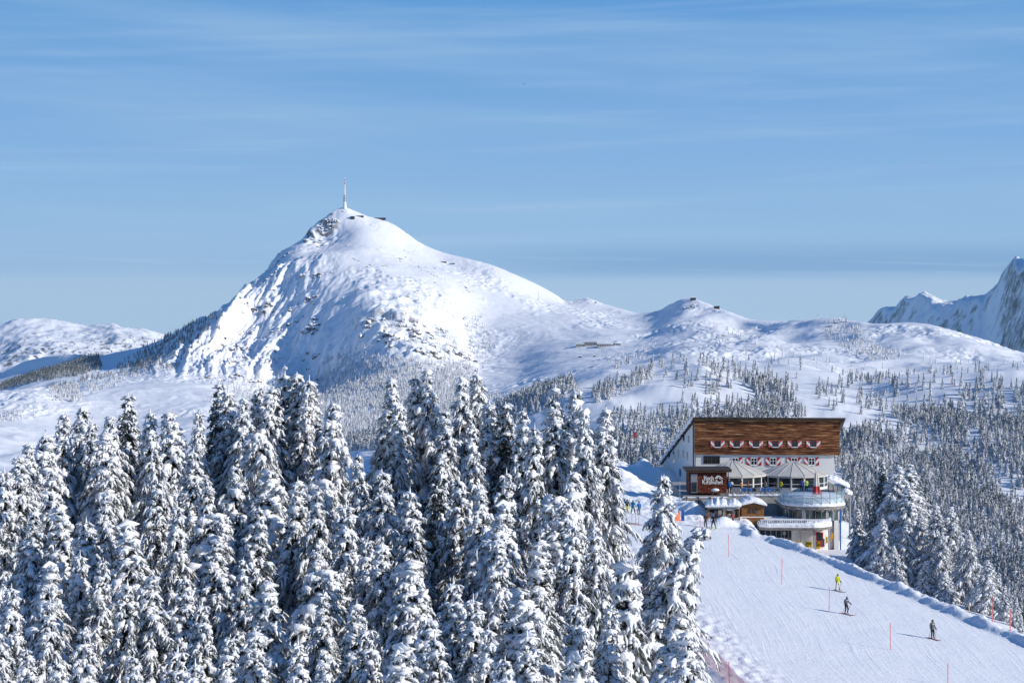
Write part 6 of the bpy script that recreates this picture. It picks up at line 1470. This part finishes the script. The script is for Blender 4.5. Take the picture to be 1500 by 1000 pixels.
# ------------------------------------------------------------------ things on the far mountain
def hit(u, v):
    """first point of the mountain sheet met by the sight line through photo (u, v)"""
    c = int(round((u - US[0]) / (US[1] - US[0]))); a = HV - F * Zm[:, c] / ROWS
    k = np.nonzero((a <= v) & (ROWS > 4000))[0]; r = k[0] if len(k) else int(np.argmin(np.where(ROWS > 4000, a, 1e9)))
    d = ROWS[r]; return Vector((px(u, d), d, Zm[r, c]))
top = hit(505, 305); s = top.y / F                        # metres per photo pixel at the summit
t = empty('transmitter_mast', top, 'tall white and red transmitter mast on the summit of the big mountain', 'mast')
zb_ = top.z - 6
b = MB(M['white']); b.tube([(top.x, top.y, zb_), (top.x, top.y, top.z + 9 * s)], [3.6 * s, 1.9 * s], 10).build('foot', t)
b = MB(M['white']); b.tube([(top.x, top.y, top.z + 9 * s - 0.2), (top.x, top.y, top.z + 17 * s), (top.x, top.y, top.z + 33 * s)], [1.5 * s, 1.2 * s, 0.8 * s], 10).build('shaft', t)
b = MB(M['grey']); 
for h, w_ in ((10, 2.2), (12.5, 2.5), (15, 2.3), (17.5, 1.9)): b.tube([(top.x, top.y, top.z + h * s), (top.x, top.y, top.z + (h + 1.1) * s)], w_ * s, 10)
b.build('platform', t)
b = MB(M['white'], M['red'])
for k in range(5): b.use(k % 2).tube([(top.x, top.y, top.z + (33 + 2.3 * k) * s - 0.1), (top.x, top.y, top.z + (35.3 + 2.3 * k) * s - 0.1)], (0.75 - 0.08 * k) * s, 8)
b.build('aerial', t)
def far_house(name, u, v, w, h, label, cat='hut', lean=0.0, snow=True, depth=0.7, lift=0.0, win=0):
    p = hit(u, v); s = p.y / F; W_, H_, D_ = w * s, h * s, w * s * depth; z0 = p.z - 2 + lift * s
    t = empty(name, p, label, cat); x0, x1 = p.x - W_ / 2, p.x + W_ / 2
    MB(M['concrete'] if name == 'mountain_lodge' else M['dark']).prism([(x0, p.y, z0), (x1, p.y, z0), (x1, p.y, z0 + 2 + H_ * (1 + lean)), (x0, p.y, z0 + 2 + H_)], (0, D_, 0)).build('wall', t)
    MB(M['snow'] if snow else M['roofedge']).prism([(x0 - 0.4 * s, p.y - 0.5 * s, z0 + 2.05 + H_), (x1 + 0.4 * s, p.y - 0.5 * s, z0 + 2.05 + H_ * (1 + lean)), (x1 + 0.4 * s, p.y - 0.5 * s, z0 + 2.05 + H_ * (1 + lean) + 0.7 * s), (x0 - 0.4 * s, p.y - 0.5 * s, z0 + 2.05 + H_ + 0.7 * s)], (0, D_ + s, 0)).build('roof', t)
    for k in range(win):
        xx = x0 + W_ * (k + 0.5) / win; MB(M['pane']).box(xx - 0.25 * W_ / win, xx + 0.25 * W_ / win, p.y - 0.3, p.y - 0.05, z0 + 2 + H_ * 0.35, z0 + 2 + H_ * 0.75).build('window', t)
    return t
far_house('summit_hut', 516.5, 322, 5.5, 4.0, 'dark cube shaped hut just right below the transmitter mast', snow=False)
far_house('summit_hut', 528, 318.5, 9, 2.2, 'low snow roofed hut between the mast and the lift station', lean=0.1)
far_house('lift_station', 557, 321.5, 15, 1.8, 'long flat dark cable car station on the skyline right of the mast', 'lift station', snow=False)
far_house('mountain_hut', 651, 385.5, 6, 2.0, 'left of two small dark huts high on the right ridge')
far_house('mountain_hut', 664.5, 387.5, 4, 1.6, 'right of two small dark huts high on the right ridge')
far_house('ridge_hut', 1015.5, 440, 8, 4.0, 'snow crusted hut on top of the small peak right of the pass', win=3)
far_house('ridge_hut', 1050, 453, 8, 3.2, 'dark wedge shaped hut on the ridge right of the small peak', lean=0.2, snow=False)
far_house('mountain_lodge', 865, 507.5, 19, 7, 'main block of the lodge in the snow bowl, long with two window rows', 'lodge', win=9)
far_house('mountain_lodge', 885, 508.5, 20, 4.5, 'lower dark wing right of the lodge in the snow bowl', 'lodge', win=6)
far_house('mountain_lodge', 904, 506.5, 11, 4.2, 'small dark house at the right end of the lodge group', 'lodge', lean=-0.3, win=3)
far_house('mountain_lodge', 850, 508.5, 12, 4.5, 'small house at the shaded left end of the lodge group', 'lodge', win=4)
far_house('mountain_hut', 850, 523.5, 5, 1.6, 'tiny snowy shed below the left of the lodge group')
far_house('mountain_hut', 871, 522.5, 4, 1.8, 'tiny snowy shed below the middle of the lodge group')
for u, v, h, lab in ((789, 440, 13, 'tallest lift pylon on the slope left of the pass'), (708, 441, 8, 'lift pylon on the upper right flank of the big mountain'), (652, 412, 6, 'lift pylon below the two small huts'), (737, 466, 5, 'small lift pylon left of the tree gully'), (762, 496, 5, 'small lift pylon in the middle of the snow bowl'), (854, 529, 9, 'lift pylon below the lodge group, left one'), (888, 525, 6, 'lift pylon below the lodge group, right one'), (549, 334, 6, 'lift pylon just below the summit station')):
    p = hit(u, v); s = p.y / F; t = empty('lift_pylon', p, lab, 'lift pylon', 'lift pylons on the mountain')
    MB(M['grey']).tube([(p.x, p.y, p.z - 2), (p.x, p.y, p.z + h * s)], [0.30 * s, 0.22 * s], 6).build('mast', t)
    MB(M['grey']).box(p.x - 1.4 * s, p.x + 1.4 * s, p.y - 0.3, p.y + 0.3, p.z + h * s - 0.25 * s, p.z + h * s).build('crossarm', t)

# ------------------------------------------------------------------ thin winter haze over the valley and the far ranges
hb = MB(); hb.box(-9500, 9500, -400, 18200, -760, 620)
hz = hb.build('haze', None); tag(hz, kind='stuff')
hm = bpy.data.materials.new('haze'); hm.use_nodes = True; t = hm.node_tree; t.nodes.clear()
o_ = N(t, 'ShaderNodeOutputMaterial'); pv = N(t, 'ShaderNodeVolumePrincipled')
pv.inputs['Color'].default_value = (0.42, 0.68, 1.0, 1); pv.inputs['Density'].default_value = 1.1e-5; pv.inputs['Anisotropy'].default_value = 0.0
t.links.new(pv.outputs[0], o_.inputs['Volume']); hz.data.materials.append(hm)
